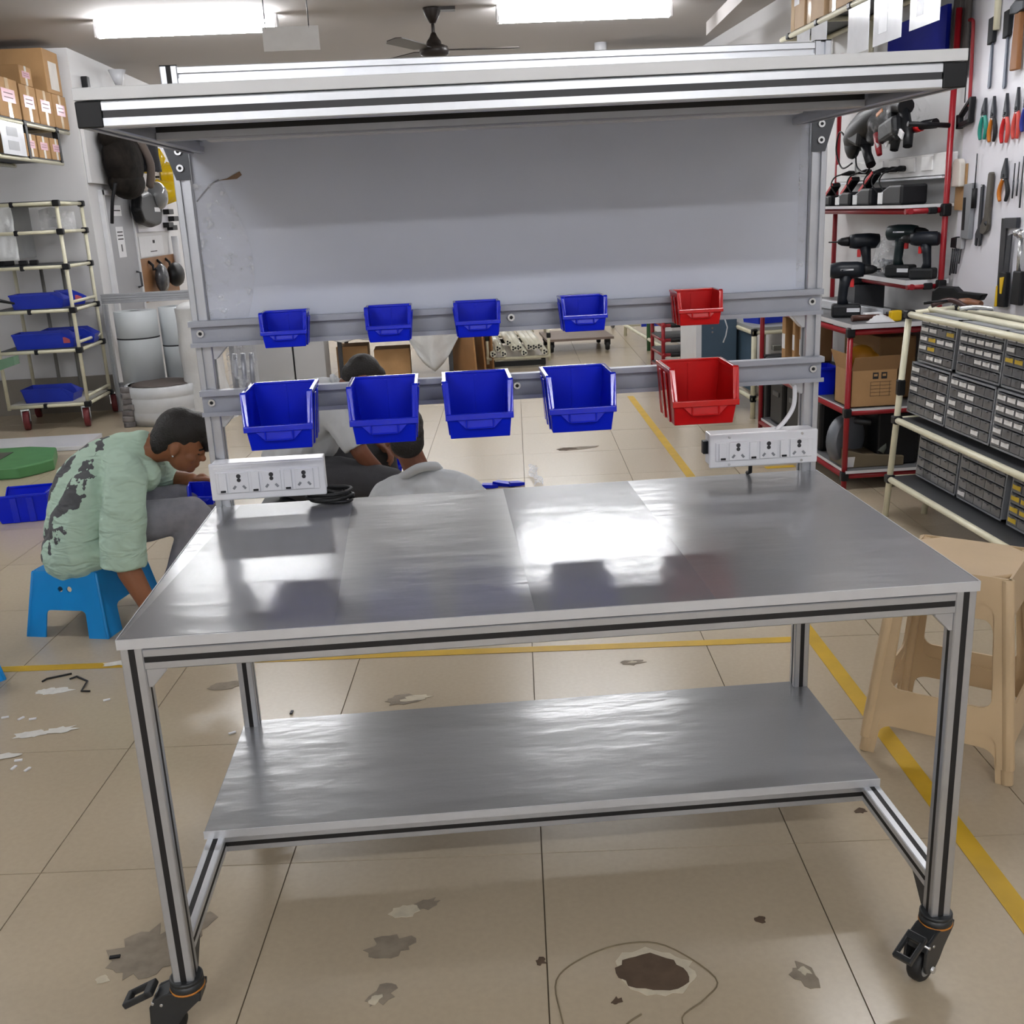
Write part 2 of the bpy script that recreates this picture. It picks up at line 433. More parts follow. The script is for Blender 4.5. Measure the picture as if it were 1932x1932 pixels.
# legs and uprights
for x, nm in ((hx(0.002), 'L'), (BW - hx(0.002), 'R')):
    profile('leg', (x, hx(0.003), 0.127), (x, hx(0.003), BH - 0.0178), bench, '-y +x' if nm == 'L' else '-y -x')
UP = []
for x, nm in ((hx(0.002), 'L'), (BW - hx(0.002), 'R')):
    UP.append(profile('upright', (x, 0.826 + PB / 2, 0.127), (x, 0.826 + PB / 2, 1.829), bench, ''))
    # black cover strip only in the lower half of the slot, as below the top
    MB().box((x, 0.826 + 0.0045, 0.5), (0.0112, 0.008, 0.6)).build('slot_strip', SLOT, UP[-1])
    MB().box((x, 0.826 + PB / 2, 1.830), (PB, PB, 0.003)).build('end_cap', BLK, UP[-1], 0.001)
MB().box((hx(0.002), 0.826 + 0.0045, 1.785), (0.0112, 0.008, 0.09)).build('slot_strip', SLOT, UP[0])
# rails below the top
zt = BH - 0.0178 - PB / 2 - 0.003
profile('top_rail', (PB + 0.002, hx(0.003), zt), (BW - PB - 0.002, hx(0.003), zt), bench, '-y')
profile('top_rail', (PB + 0.002, 0.826 + PB / 2, zt), (BW - PB - 0.002, 0.826 + PB / 2, zt), bench)
for x in (hx(0.002), BW - hx(0.002)):
    profile('top_rail', (x, PB + 0.003, zt), (x, 0.826, zt), bench)
# work top and lower shelf: laminate boards with bright edge band
def laminate(name, col, rough):
    m = bpy.data.materials.new(name); m.use_nodes = True; nt = m.node_tree; b = nt.nodes['Principled BSDF']
    tc = nt.nodes.new('ShaderNodeTexCoord'); n = nt.nodes.new('ShaderNodeTexNoise'); n.inputs['Scale'].default_value = 160; n.inputs['Detail'].default_value = 2
    nt.links.new(tc.outputs['Object'], n.inputs['Vector'])
    rp = nt.nodes.new('ShaderNodeValToRGB'); c = lin(col)
    rp.color_ramp.elements[0].color = tuple(x * 0.93 for x in c[:3]) + (1,); rp.color_ramp.elements[1].color = tuple(x * 1.07 for x in c[:3]) + (1,)
    nt.links.new(n.outputs['Fac'], rp.inputs['Fac']); nt.links.new(rp.outputs['Color'], b.inputs['Base Color'])
    b.inputs['Roughness'].default_value = rough; b.inputs['Specular IOR Level'].default_value = 0.7
    # soft wrinkles of the protective film
    mp = nt.nodes.new('ShaderNodeMapping'); mp.inputs['Scale'].default_value = (3.0, 9.0, 1)
    nt.links.new(tc.outputs['Object'], mp.inputs['Vector'])
    n2 = nt.nodes.new('ShaderNodeTexNoise'); n2.inputs['Scale'].default_value = 1.6; n2.inputs['Detail'].default_value = 3
    nt.links.new(mp.outputs['Vector'], n2.inputs['Vector'])
    bp = nt.nodes.new('ShaderNodeBump'); bp.inputs['Strength'].default_value = 0.10; bp.inputs['Distance'].default_value = 0.02
    nt.links.new(n2.outputs['Fac'], bp.inputs['Height']); nt.links.new(bp.outputs['Normal'], b.inputs['Normal'])
    # coat = clear film in sheets
    b.inputs['Coat Weight'].default_value = 0.6; b.inputs['Coat Roughness'].default_value = 0.16
    nt.links.new(bp.outputs['Normal'], b.inputs['Coat Normal'])
    return m
LAM = laminate('grey_laminate', '#6d6e72', 0.32)
EDGE = mat('edge_band', '#c6c8cc', 0.35, 0.3, 0.03, 30)
top = MB().b2((0, 0.002, BH - 0.0176), (BW, 0.84, BH)).build('worktop', LAM, bench, 0.001)
MB().b2((-0.0015, 0, BH - 0.0178), (BW + 0.0015, 0.0022, BH + 0.0004)).build('edge_band', EDGE, top)
for x in (-0.0012, BW + 0.0012): MB().b2((x - 0.001, 0.0022, BH - 0.0178), (x + 0.001, 0.84, BH + 0.0004)).build('edge_band', EDGE, top)
# clear protective film laid on the top in sheets, one part per sheet
def film_sheet(x0, x1, xb0, xb1, rough, tint):
    m = bpy.data.materials.new('protective_film'); m.use_nodes = True; nt = m.node_tree; b = nt.nodes['Principled BSDF']
    b.inputs['Base Color'].default_value = lin(tint); b.inputs['Roughness'].default_value = rough; b.inputs['Alpha'].default_value = 0.24; b.inputs['Specular IOR Level'].default_value = 0.75
    tc = nt.nodes.new('ShaderNodeTexCoord'); mp = nt.nodes.new('ShaderNodeMapping'); mp.inputs['Scale'].default_value = (7.0, 3.0, 1); nt.links.new(tc.outputs['Object'], mp.inputs['Vector'])
    n2 = nt.nodes.new('ShaderNodeTexNoise'); n2.inputs['Scale'].default_value = 2.6; n2.inputs['Detail'].default_value = 3; nt.links.new(mp.outputs['Vector'], n2.inputs['Vector'])
    bp = nt.nodes.new('ShaderNodeBump'); bp.inputs['Strength'].default_value = 0.06; bp.inputs['Distance'].default_value = 0.02
    nt.links.new(n2.outputs['Fac'], bp.inputs['Height']); nt.links.new(bp.outputs['Normal'], b.inputs['Normal'])
    MB().prism([(x0, 0.006, BH + 0.0002), (x1, 0.006, BH + 0.0002), (xb1, 0.836, BH + 0.0002), (xb0, 0.836, BH + 0.0002)], (0, 0, 0.0003)).build('protective_film', m, top)
film_sheet(0.004, 0.366, 0.06, 0.335, 0.20, '#aeb0b5')
film_sheet(0.711, 1.028, 0.707, 1.020, 0.14, '#a4a7ad')
SZ = 0.232
shelf = MB().b2((-0.002, 0.350, SZ - 0.0176), (1.4965, 0.863, SZ)).build('lower_shelf', LAM, bench, 0.001)
MB().b2((-0.003, 0.3478, SZ - 0.0178), (1.4975, 0.350, SZ + 0.0004)).build('edge_band', EDGE, shelf)
zs = SZ - 0.0178 - PB / 2
for x in (hx(0.002), BW - hx(0.002)):
    sd = '-x' if x < 0.5 else '+x'
    profile('shelf_side_rail', (x, PB + 0.003, zs), (x, 0.826, zs), bench, '+z ' + ('+x' if x < .5 else '-x'), ALUW)
profile('shelf_rail', (PB + 0.002, 0.352 + PB / 2, zs), (BW - PB - 0.002, 0.352 + PB / 2, zs), bench, '-y')
# corner gussets
def gusset(x, y, z, sx, sz, yl=True, l=0.034, parent=bench, axis='x'):
    g = MB(); w2 = 0.015
    if axis == 'x':
        g.prism([(x, y - w2, z), (x + sx * l, y - w2, z), (x + sx * l, y - w2, z + sz * 0.005), (x + sx * 0.007, y - w2, z + sz * l), (x, y - w2, z + sz * l)], (0, 2 * w2, 0))
    else:
        g.prism([(x - w2, y, z), (x - w2, y + sx * l, z), (x - w2, y + sx * l, z + sz * 0.005), (x - w2, y + sx * 0.007, z + sz * l), (x - w2, y, z + sz * l)], (2 * w2, 0, 0))
    return g.build('corner_bracket', DARK if axis == 'y' else ALU, parent, 0.001)
for y in (hx(0.003), 0.826 + PB / 2):
    gusset(PB + 0.002, y, zt - PB / 2, 1, -1); gusset(BW - PB - 0.002, y, zt - PB / 2, -1, -1)
for x in (hx(0.002), BW - hx(0.002)):
    gusset(x, PB + 0.003, zs - PB / 2, 1, -1, axis='y', l=0.06); gusset(x, 0.826, zs - PB / 2, -1, -1, axis='y', l=0.06)
    gusset(x, PB + 0.003, zt - PB / 2, 1, -1, axis='y')
for z in (1.222, 1.060):
    gusset(BW - PB - 0.002, 0.846, z, -1, -1); gusset(PB + 0.002, 0.846, z, 1, -1)
# back crossbar on top of the uprights
profile('crossbar', (PB + 0.002, 0.826 + PB / 2, 1.809), (BW - PB - 0.002, 0.826 + PB / 2, 1.809), bench, '', ALUW)
# picking rails: C channels bolted to the uprights
railm = mat('grey_rail', '#9fa3ad', 0.42, 0.2, 0.03, 20)
def pick_rail(z0, z1, xa, xb):
    r = MB(); y = 0.8255; h = z1 - z0
    pr = [(y, z0), (y, z1), (y - 0.026, z1), (y - 0.026, z1 - 0.013), (y - 0.022, z1 - 0.013), (y - 0.022, z1 - 0.003), (y - 0.004, z1 - 0.003),
          (y - 0.004, z0 + 0.003), (y - 0.022, z0 + 0.003), (y - 0.022, z0 + 0.010), (y - 0.026, z0 + 0.010), (y - 0.026, z0)]
    r.prism([(xa, a, b) for a, b in pr], (xb - xa, 0, 0))
    o = r.build('picking_rail', railm, bench)
    for x in (xa + 0.022, (xa + xb) / 2, xb - 0.022):
        MB().cyl((x, y - 0.004, (z0 + z1) / 2), (x, y - 0.012, (z0 + z1) / 2), 0.0085, 16).build('bolt', STEEL, o)
        MB().cyl((x, y - 0.0118, (z0 + z1) / 2), (x, y - 0.0125, (z0 + z1) / 2), 0.0045, 6).build('bolt_socket', BLK, o)
    return o
pick_rail(1.221, 1.281, -0.002, 1.492)
pick_rail(1.058, 1.119, 0.004, 1.500)
# back panel with its half-peeled clear film
panm = mat('pale_blue_grey_panel', '#c6ccda', 0.28, 0, 0.015, 4, spec=0.6)
pan = MB().b2((PB + 0.004, 0.838, 1.225), (BW - PB - 0.004, 0.844, 1.79)).build('back_panel', panm, bench)
film = plastic_film('clear_film', '#e6e9ee', 0.15, 0.05, 0.25, 34)
def filmf(u, v):
    x = 0.042 + u * (0.075 + 0.04 * math.sin(v * 3.0 + 0.4)); z = 1.283 + v * 0.30
    return (x, 0.830 - 0.006 * math.sin(u * PI) - 0.0045 * noise.noise(Vector((x * 30, 1, z * 45))) - 0.003 * noise.noise(Vector((x * 60, 5, z * 110))), z)
MB().grid(24, 110, filmf).build('torn_film', film, pan)
MB().grid(8, 40, lambda u, v: (1.435 + u * 0.022, 0.834 - 0.008 * math.sin(u * PI) - 0.004 * noise.noise(Vector((u * 3, 2, v * 14))), 1.285 + v * 0.36)).build('torn_film', film, pan)
MB().prism([(0.095, 0.8365, 1.588), (0.118, 0.8365, 1.592), (0.148, 0.8365, 1.606), (0.152, 0.8365, 1.598), (0.14, 0.8365, 1.590)], (0, 0.001, 0)).build('tape_piece', mat('brown_tape', '#8b6f55', 0.5), pan)
MB().tube(bez([(0.045, 0.8365, 1.545), (0.065, 0.8355, 1.565), (0.085, 0.8355, 1.583), (0.10, 0.8360, 1.590)], 5), 0.0015, 5).build('film_tear', mat('film_edge', '#8f9096', 0.3), pan)

# ---------------------------------------------------------------- overhead shelf
oh = part_empty('overhead_shelf', bench, (0.75, 0.45, 1.69), (0, -0.0045, 0))
def L(p): return (p[0] - 0.75, p[1] - 0.45, p[2] - 1.69)
boardm = mat('pale_grey_board', '#cfd1d3', 0.35, 0, 0.02, 8)
MB().b2(L((0.0385, 0.083, 1.690)), L((1.4515, 0.80, 1.7085))).build('roof_board', boardm, oh, 0.001)
zo = 1.690 - PB / 2 - 0.002
for x in (hx(0.0405), 1.4505 - PB / 2):
    profile('side_rail', L((x, 0.088, zo)), L((x, 0.826, zo)), oh, '', ALU)
    MB().box(L((x, 0.0845, zo)), (PB + 0.001, 0.005, PB + 0.001)).build('end_cap', BLK, oh, 0.002)
profile('front_rail', L((0.0795, 0.084 + PB / 2, zo)), L((1.4115, 0.084 + PB / 2, zo)), oh, '-y', ALUW, mat('charcoal_strip', '#2b2c30', 0.5))
profile('rear_rail', L((0.0795, 0.419, zo)), L((1.4115, 0.419, zo)), oh, '-y', ALU)
MB().b2(L((0.13, 0.60, zo - 0.010)), L((1.36, 0.640, zo + PB / 2 + 0.001))).build('lamp_housing', boardm, oh, 0.002)
for x, sx in ((0.0795, 1), (1.4115, -1)):
    MB().b2(L((x, 0.14, zo - 0.015)), L((x + sx * 0.05, 0.17, zo + 0.015))).build('corner_bracket', DARK, oh, 0.002)
# black angle plates joining overhead rails and uprights
for x, sx in ((0.022, -1), (BW - 0.022, 1)):
    a = MB(); y = 0.8225
    a.prism([(x - sx * 0.020, y, 1.592), (x - sx * 0.020, y, 1.666), (x + sx * 0.034, y, 1.668), (x + sx * 0.012, y, 1.592)], (0, -0.003, 0))
    pl = a.build('angle_plate', DARK, bench)
    for z in (1.652, 1.617):
        MB().cyl((x, y - 0.003, z), (x, y - 0.010, z), 0.0078, 16).build('bolt', STEEL, pl)
        MB().cyl((x, y - 0.0095, z), (x, y - 0.0105, z), 0.004, 6).build('bolt_socket', BLK, pl)

# ---------------------------------------------------------------- castors
ORG = mat('orange_band', '#c07a28', 0.5)
CAST = mat('black_castor', '#26282a', 0.38, 0, 0.1, 25)
def castor(x, y, a, nm='castor'):
    c = part_empty('castor', bench, (x, y, 0), (0, 0, a))     # local -x = trail direction
    MB().lathe([(0.001, 0.127), (0.031, 0.127), (0.032, 0.115), (0.031, 0.112)][::-1], (0, 0, 0), n=24).lathe([(0.028, 0.134), (0.031, 0.132), (0.031, 0.127)][::-1], (0, 0, 0), n=24).build('mounting_plate', CAST, c)
    MB().lathe([(0.031, 0.109), (0.0325, 0.1095), (0.0325, 0.1125), (0.031, 0.113)], (0, 0, 0), n=24).build('orange_band', ORG, c)
    f = MB()
    side = [(0.031, 0.110), (-0.031, 0.112), (-0.060, 0.100), (-0.070, 0.082), (-0.072, 0.052), (-0.066, 0.034), (-0.052, 0.026), (-0.036, 0.028), (-0.018, 0.044), (-0.004, 0.064), (0.012, 0.080), (0.029, 0.096)]
    for yy in (-0.024, 0.018): f.prism([(px, yy, pz) for px, pz in side], (0, 0.006, 0))
    f.prism([(0.030, -0.02, 0.110), (-0.030, -0.02, 0.112), (-0.060, -0.02, 0.098), (-0.068, -0.02, 0.080), (-0.030, -0.02, 0.088), (0.027, -0.02, 0.088)], (0, 0.04, 0))
    f.build('fork', CAST, c, 0.002)
    wl = MB().lathe([(0.012, -0.014), (0.029, -0.014), (0.0335, -0.009), (0.0345, 0), (0.0335, 0.009), (0.029, 0.014), (0.012, 0.014)], (-0.045, 0, 0.0346), 'y', 28).build('wheel', RUB, c)
    for a0 in ([(0.0001, -0.0145), (0.02, -0.0145), (0.022, -0.013)], [(0.022, 0.013), (0.02, 0.0145), (0.0001, 0.0145)]): MB().lathe(a0, (-0.045, 0, 0.0346), 'y', 20).build('hub', mat('grey_hub', '#8c8f90', 0.4), c)
    MB().cyl((-0.045, -0.029, 0.0346), (-0.045, 0.029, 0.0346), 0.007, 6).build('axle_bolt', STEEL, c)
    for px, pz in ((-0.046, 0.088), (-0.062, 0.092)): MB().cyl((px, -0.0255, pz), (px, 0.0255, pz), 0.003, 8).build('rivet', STEEL, c)
    p = MB()
    R = Ry(-0.45); o = Vector((-0.068, 0, 0.108))
    for q in (((-0.052, -0.020), (0.0, -0.012)), ((-0.052, 0.012), (0.0, 0.020)), ((-0.058, -0.020), (-0.046, 0.020)), ((-0.012, -0.020), (0.006, 0.020))):
        (x0, y0), (x1, y1) = q
        p.box(o + R @ Vector(((x0 + x1) / 2, (y0 + y1) / 2, 0)), (abs(x1 - x0), abs(y1 - y0), 0.013), R)
    p.build('brake_pedal', CAST, c, 0.003)
    return c
castor(hx(0.002), hx(0.003), -0.05)
castor(BW - hx(0.002), hx(0.003), 0.62)
castor(hx(0.002), 0.845, 2.2)
castor(BW - hx(0.002), 0.845, 2.6)

# ---------------------------------------------------------------- power strips on the uprights
dk = mat('socket_hole', '#2b2b30', 0.5)
gh = mat('socket_shutter', '#85888f', 0.4)
def power_strip(x0, x1, z0, z1, marked):
    s = MB().b2((x0 + 0.004, 0.775, z0 + 0.004), (x1 - 0.004, 0.8245, z1 - 0.002)).build('power_strip', WHITE, bench, 0.002)
    yf = 0.757
    MB().prism([(x0, 0.776, z0), (x1, 0.776, z0), (x1, 0.776, z1), (x0, 0.776, z1)], (0, -0.012, 0)).build('face_plate', WHITE, s, 0.004, 3)
    fr = MB(); w_ = x1 - x0
    fr.b2((x0 + 0.014, yf + 0.004, z0 + 0.017), (x1 - 0.014, 0.766, z1 - 0.020)); fr.build('module_frame', WHITE, s, 0.0015)
    n = 3; a = x0 + 0.022; p = (w_ - 0.042) / n
    for k in range(n):
        xs = a + k * p
        sw = MB(); R = Rx(-0.07)
        sw.box((xs + 0.009, yf + 0.002, (z0 + z1) / 2 - 0.001), (0.0185, 0.007, z1 - z0 - 0.042), R)
        so = sw.build('switch', WHITE, s, 0.001)
        MB().box((xs + 0.009, yf - 0.0035, z0 + 0.0245), (0.012, 0.003, 0.0046)).build('switch', BLK, s, 0.0004)
        c = xs + 0.047; zc = (z0 + z1) / 2
        MB().box((c, yf + 0.003, zc - 0.001), (0.044, 0.004, z1 - z0 - 0.040)).build('socket', WHITE, s, 0.001)
        hb = MB()
        hb.cyl((c, yf + 0.0015, zc + 0.014), (c, yf + 0.0005, zc + 0.014), 0.0054, 12)
        hb.cyl((c, yf + 0.0015, zc + 0.0045), (c, yf + 0.0004, zc + 0.0045), 0.0048, 12)
        hb.build('earth_hole', dk, s)
        hs = MB()
        for sx in (-1, 1):
            R = Ry(-sx * 0.7)
            hs.box((c + sx * 0.0115, yf + 0.0012, zc - 0.013), (0.0056, 0.0020, 0.0098), R)
        hs.build('pin_hole', gh, s, 0.0005)
    if marked:
        for (sx, sz) in ((x0 + 0.048, z1 - 0.009), (x1 - 0.04, z1 - 0.009), (x0 + 0.048, z0 + 0.008), (x1 - 0.04, z0 + 0.008)):
            MB().cyl((sx, 0.766, sz), (sx, 0.7625, sz), 0.0032, 10).build('screw', STEEL, s)
        MB().b2((x0 - 0.008, 0.795, z0 + 0.030), (x0 + 0.005, 0.815, z0 + 0.062)).build('gland', BLK, s, 0.001)
    else:
        MB().b2((x0 + 0.012, 0.7628, z1 - 0.0125), (x0 + 0.10, 0.7645, z1 - 0.0105)).build('clip_line', mat('clear_clip', '#f2f3f5', 0.15), s)
    return s
power_strip(0.010, 0.281, 0.861, 0.951, False)
psr = power_strip(1.210, 1.478, 0.866, 0.950, True)
# white flex rising from the right strip to the upright
MB().tube(bez([(1.385, 0.80, 0.945), (1.41, 0.805, 0.968), (1.432, 0.815, 1.0), (1.44, 0.835, 1.045), (1.438, 0.86, 1.08)], 8), 0.0055, 10).build('flex', WHITE, psr)
MB().tube([(1.322, 0.80, 0.868), (1.325, 0.81, 0.84), (1.325, 0.835, 0.832)], 0.005, 8).build('flex', RUB, psr)

# coiled black cord lying on the top beside the left strip
cc = []; rr = random.Random(3)
for k in range(150):
    q = k * 0.30; r = 1 + 0.10 * math.sin(k * 0.37) + 0.06 * math.sin(k * 1.1)
    cc.append((0.283 + 0.050 * r * math.cos(q), 0.800 + 0.030 * r * math.sin(q) , BH + 0.006 + 0.022 * (k / 150) + 0.006 * math.sin(q * 0.5 + 1) + 0.004))
cc = [(0.24, 0.80, 0.875)] + cc
tag(MB().tube(bez(cc, 3), 0.0042, 7).build('power_cord', RUB), 'black power cord coiled on the grey worktop beside the left socket strip', 'cord')
# ================================================================ picking bins
def make_bin(name, W, D, H, lipz, frontz, mt, label, group):
    """hopper-front bin; origin at the back bottom centre, open to -y"""
    t = thing(name, label, 'bin', (0, 0, 0), 0, group)
    b = MB(); k = 0.86; th = 0.0035
    wt, wb = W / 2, W / 2 * k
    def X(z, s): return s * (wb + (wt - wb) * (z / H))
    yf = -D                       # front lip
    side = [(0, 0), (0, H), (yf * 0.90, H), (yf, lipz + 0.006), (yf, lipz), (yf * 0.93, frontz), (yf * 0.89, 0)]
    for s in (-1, 1):
        pts = [(X(z, s) * 0.985, y, z) for y, z in side]
        b.prism(pts, (-s * th, 0, 0))
    b.prism([(X(0, -1), 0, 0), (X(0, 1), 0, 0), (X(H, 1) * .985, 0, H), (X(H, -1) * .985, 0, H)], (0, -th, 0))
    b.b2((-wb * .98, 0, 0), (wb * .98, yf * 0.88, th))
    b.prism([(X(0, -1) * .98, yf * 0.89, 0), (X(0, 1) * .98, yf * 0.89, 0), (X(lipz, 1) * .98, yf, lipz), (X(lipz, -1) * .98, yf, lipz)], (0, th, 0))
    b.build('body', mt, t, 0.0012, 1)
    # rims: side top edges, front edge frame and lip
    b = MB()
    rw = 0.009 * W / 0.16
    for s in (-1, 1):
        b.prism([(s * wt, 0.002, H), (s * wt, yf * 0.90, H), (s * (wt - rw), yf * 0.90, H), (s * (wt - rw), 0.002, H)], (0, 0, -0.009 * H / .13))
        e0, e1 = Vector((s * wt, yf * 0.90, H)), Vector((s * X(lipz, 1) * 1.04, yf * 1.0, lipz - 0.006))
        d = (e1 - e0)
        b.prism([e0, e1, e1 + Vector((-s * rw * 1.5, 0, 0)), e0 + Vector((-s * rw * 1.5, 0, 0))], (0, 0.006, 0.003))
        for yy in (0.25, 0.55):     # ribs on the outer sides
            b.prism([(X(H, s) * .985, yf * yy, H - .012), (X(0, s) * .985, yf * yy, 0.0), (X(0, s) * .985, yf * (yy + .12), 0.0), (X(H, s) * .985, yf * (yy + .12), H - .012)], (s * 0.003, 0, 0))
    b.b2((-X(lipz, 1) * 1.04, yf - 0.004, lipz - 0.012 * H / .13), (X(lipz, 1) * 1.04, yf + 0.004, lipz + 0.002))
    b.b2((-wt * .98, 0.002, H - 0.006), (wt * .98, -0.006, H))
    b.build('rim', BLUER if mt == BLUE else REDR, t, 0.0022, 3)
    b = MB()
    # hook on the back, over the rail
    b.b2((-wt * .7, 0.0, H - 0.004), (wt * .7, 0.0045, H - 0.001))
    b.b2((-0.003, -th, 0.004), (0.003, -th - 0.002, H - 0.01))
    b.build('hook', mt, t)
    h = MB(); lz = lipz - 0.012 * H / .13; fz = lz - H * 0.16
    yl = yf - 0.001
    h.prism([(-wt * .66, yl + 0.004, lz), (wt * .66, yl + 0.004, lz), (wt * .40, yl + 0.001, fz), (-wt * .40, yl + 0.001, fz)], (0, 0.005, 0))
    h.b2((-wt * .40, yl, fz), (wt * .40, yl - 0.003, fz + 0.003))
    for s in (-1, 1): h.b2((s * wt * .40, yl, fz), (s * (wt * .40 - 0.003), yl - 0.003, lz))
    h.build('label_holder', mt, t, 0.0008, 1)
    return t
def bin_row(name, W, D, H, lipz, fz, z, y, rows, group):
    p = None
    for (x, rz, mt, label) in rows:
        if p is None:
            p = make_bin(name, W, D, H, lipz, fz, mt, label, group); o = p
        elif mt == RED:
            o = dup(p, label=label, swap={BLUE: RED, BLUER: REDR})
        else:
            o = dup(p, label=label)
        o.location = (x, y, z); o.rotation_euler = (0, 0, rz)
YR = 0.797
bin_row('picking_bin', 0.158, 0.185, 0.128, 0.057, 0.04, 1.006, YR, [
    (0.205, 0.02, BLUE, 'large blue picking bin on the lower rail, nearest the left upright'),
    (0.440, 0.0, BLUE, 'large blue picking bin on the lower rail, second from the left'),
    (0.652, 0.0, BLUE, 'large blue picking bin at the middle of the lower rail'),
    (0.883, 0.0, BLUE, 'large blue picking bin on the lower rail, next to the red one'),
    (1.165, -0.02, RED, 'large red picking bin on the lower rail')], 'large picking bins')
bin_row('picking_bin', 0.106, 0.100, 0.076, 0.036, 0.025, 1.222, YR, [
    (0.226, 0.03, BLUE, 'small blue picking bin on the upper rail, nearest the left upright'),
    (0.462, 0.0, BLUE, 'small blue picking bin on the upper rail, second from the left'),
    (0.662, 0.0, BLUE, 'small blue picking bin at the middle of the upper rail'),
    (0.905, 0.0, BLUE, 'small blue picking bin on the upper rail, next to the red one'),
    (1.172, -0.02, RED, 'small red picking bin on the upper rail')], 'small picking bins')
# ================================================================ right side: tool wall, red rack, drawer rack
XW = 3.138          # face of the right wall
boardw = mat('white_tool_board', '#e0e0e8', 0.35, 0, 0.02, 3)
tb = MB().b2((3.128, 1.2, 0.75), (XW, 3.47, 2.34)).build('tool_board', boardw)
tag(tb, 'big white board on the right wall that the hand tools hang on', 'board')
XB = 3.127
def wp(y, z, d=0.0): return Vector((XB - d, y, z))
def flat(mb, pts, d0, th):
    """outline on the board (y, z) standing d0 off it, th thick"""
    mb.prism([wp(y, z, d0) for y, z in pts], (-th, 0, 0)); return mb
TEAL = mat('teal_grip', '#1f8a7c', 0.4); ORGG = mat('orange_grip', '#c8741a', 0.4); REDG = mat('red_grip', '#c81e22', 0.35)
PINKR = mat('salmon_red_grip', '#cf4d45', 0.35); BLUG = mat('blue_grip', '#24348f', 0.4); DKG = mat('dark_grip', '#1f2124', 0.5, spec=.3)
FORG = mat('forged_steel', '#43454a', 0.35, 0.7, 0.15, 20); WOOD = mat('wood_handle', '#8a5a30', 0.5, 0, 0.2, 6, stretch=(1, 1, 0.15))
YEL2 = mat('yellow_plastic', '#e0b80c', 0.35, 0, 0.06, 8)
def peg(t, y, z): MB().cyl(wp(y, z, -0.001), wp(y, z, 0.02), 0.003, 6).build('hook', STEEL, t)
def pliers(y, z0, z1, jaw, g1, g2, label, nose=False, tilt=0.0, hw=0.030):
    """hung with the jaws up"""
    t = thing('pliers', label, 'pliers', (0, 0, 0), 0, 'pliers on the tool board')
    zj = z0 + (z1 - z0) * (0.52 if not nose else 0.58)
    j = MB(); w_ = hw * 0.55
    flat(j, [(y + w_, zj), (y + w_ * .9, zj + 0.03), (y + 0.002 + tilt, z1), (y - 0.002 + tilt, z1), (y - w_ * .9, zj + 0.03), (y - w_, zj)], 0.006, 0.014)
    j.cyl(wp(y, zj + 0.015, 0.004), wp(y, zj + 0.015, 0.024), 0.008, 10)
    j.build('jaw', FORG, t, 0.002)
    for s, g in ((1, g1), (-1, g2)):
        h = MB(); p = bez([wp(y + s * 0.006, zj + 0.005, 0.012), wp(y + s * hw * 0.75, zj - (zj - z0) * .35, 0.012), wp(y + s * hw * 0.9, zj - (zj - z0) * .7, 0.012), wp(y + s * hw * 0.6, z0, 0.012)], 5)
        h.tube(p, [0.007 + 0.003 * math.sin(PI * i / (len(p) - 1)) for i in range(len(p))], 8)
        h.build('grip', g, t)
    peg(t, y, zj - 0.004)
    return t
pliers(3.262, 1.705, 1.884, FORG, TEAL, TEAL, 'long-nose pliers with teal grips hanging on the white board', True, -0.01)
pliers(3.176, 1.69, 1.884, FORG, ORGG, DKG, 'dark cutting pliers hanging between the teal and the red pliers')
pliers(3.066, 1.679, 1.885, FORG, REDG, PINKR, 'crimping pliers with bright red grips hanging beside the dark ones')
pliers(2.975, 1.690, 1.90, FORG, PINKR, PINKR, 'slim pliers with salmon red grips, rightmost red pair on the board', False, 0.0, 0.024)
pliers(2.905, 1.715, 1.90, FORG, BLUG, BLUG, 'pliers with blue grips at the right edge of the picture', False, 0.0, 0.026)
pliers(3.035, 1.43, 1.613, FORG, ORGG, DKG, 'pliers with black and orange grips hanging below the red pliers', False, -0.006, 0.04)
def chisel(y, z0, z1, label):
    t = thing('file', label, 'file', (0, 0, 0), 0, 'files on the tool board')
    flat(MB(), [(y + 0.008, z0 + 0.01), (y + 0.007, z1 - 0.1), (y - 0.007, z1 - 0.1), (y - 0.013, z0 + 0.01), (y - 0.008, z0), (y + 0.004, z0)], 0.004, 0.008).build('blade', mat('blued_steel', '#5a606c', 0.35, 0.6), t, 0.001)
    flat(MB(), [(y + 0.022, z1 - 0.11), (y + 0.024, z1), (y - 0.024, z1 + .006), (y - 0.022, z1 - 0.1)], 0.002, 0.02).build('handle', DKG, t, 0.003)
    return t
chisel(3.243, 1.92, 2.215, 'long narrow steel file hanging next to the red hacksaw')
chisel(3.112, 1.906, 2.222, 'long narrow steel file hanging next to the wooden hammer')
def hammer(y, z0, z1, wd, hm, label, head, hx_=0.03, hz=0.05):
    t = thing('hammer', label, 'hammer')
    flat(MB(), [(y + wd * .5, z0), (y + wd * .38, z1), (y - wd * .38, z1), (y - wd * .5, z0)], 0.01, 0.022).build('handle', hm, t, 0.005)
    flat(MB(), [(y + hx_ + .03, z1 - 0.002), (y + hx_ + .03, z1 + hz * .6), (y + .02, z1 + hz), (y - .05, z1 + hz * .8), (y - .05, z1 + .004), (y, z1 - 0.006)], 0.008, 0.028).build('head', head, t, 0.004)
    peg(t, y + 0.03, z1 - 0.004)
hammer(3.004, 1.97, 2.20, 0.062, WOOD, 'hammer with a broad brown wooden handle at the top of the board', FORG)
t = thing('hammer', 'hammer with chrome head and black grip at the right edge, low on the board', 'hammer')
MB().cyl(wp(2.85, 1.29, .02), wp(2.80, 1.29, .02), 0.02, 14).ball(wp(2.872, 1.297, .02), (0.02, 0.018, 0.018)).build('head', STEEL, t)
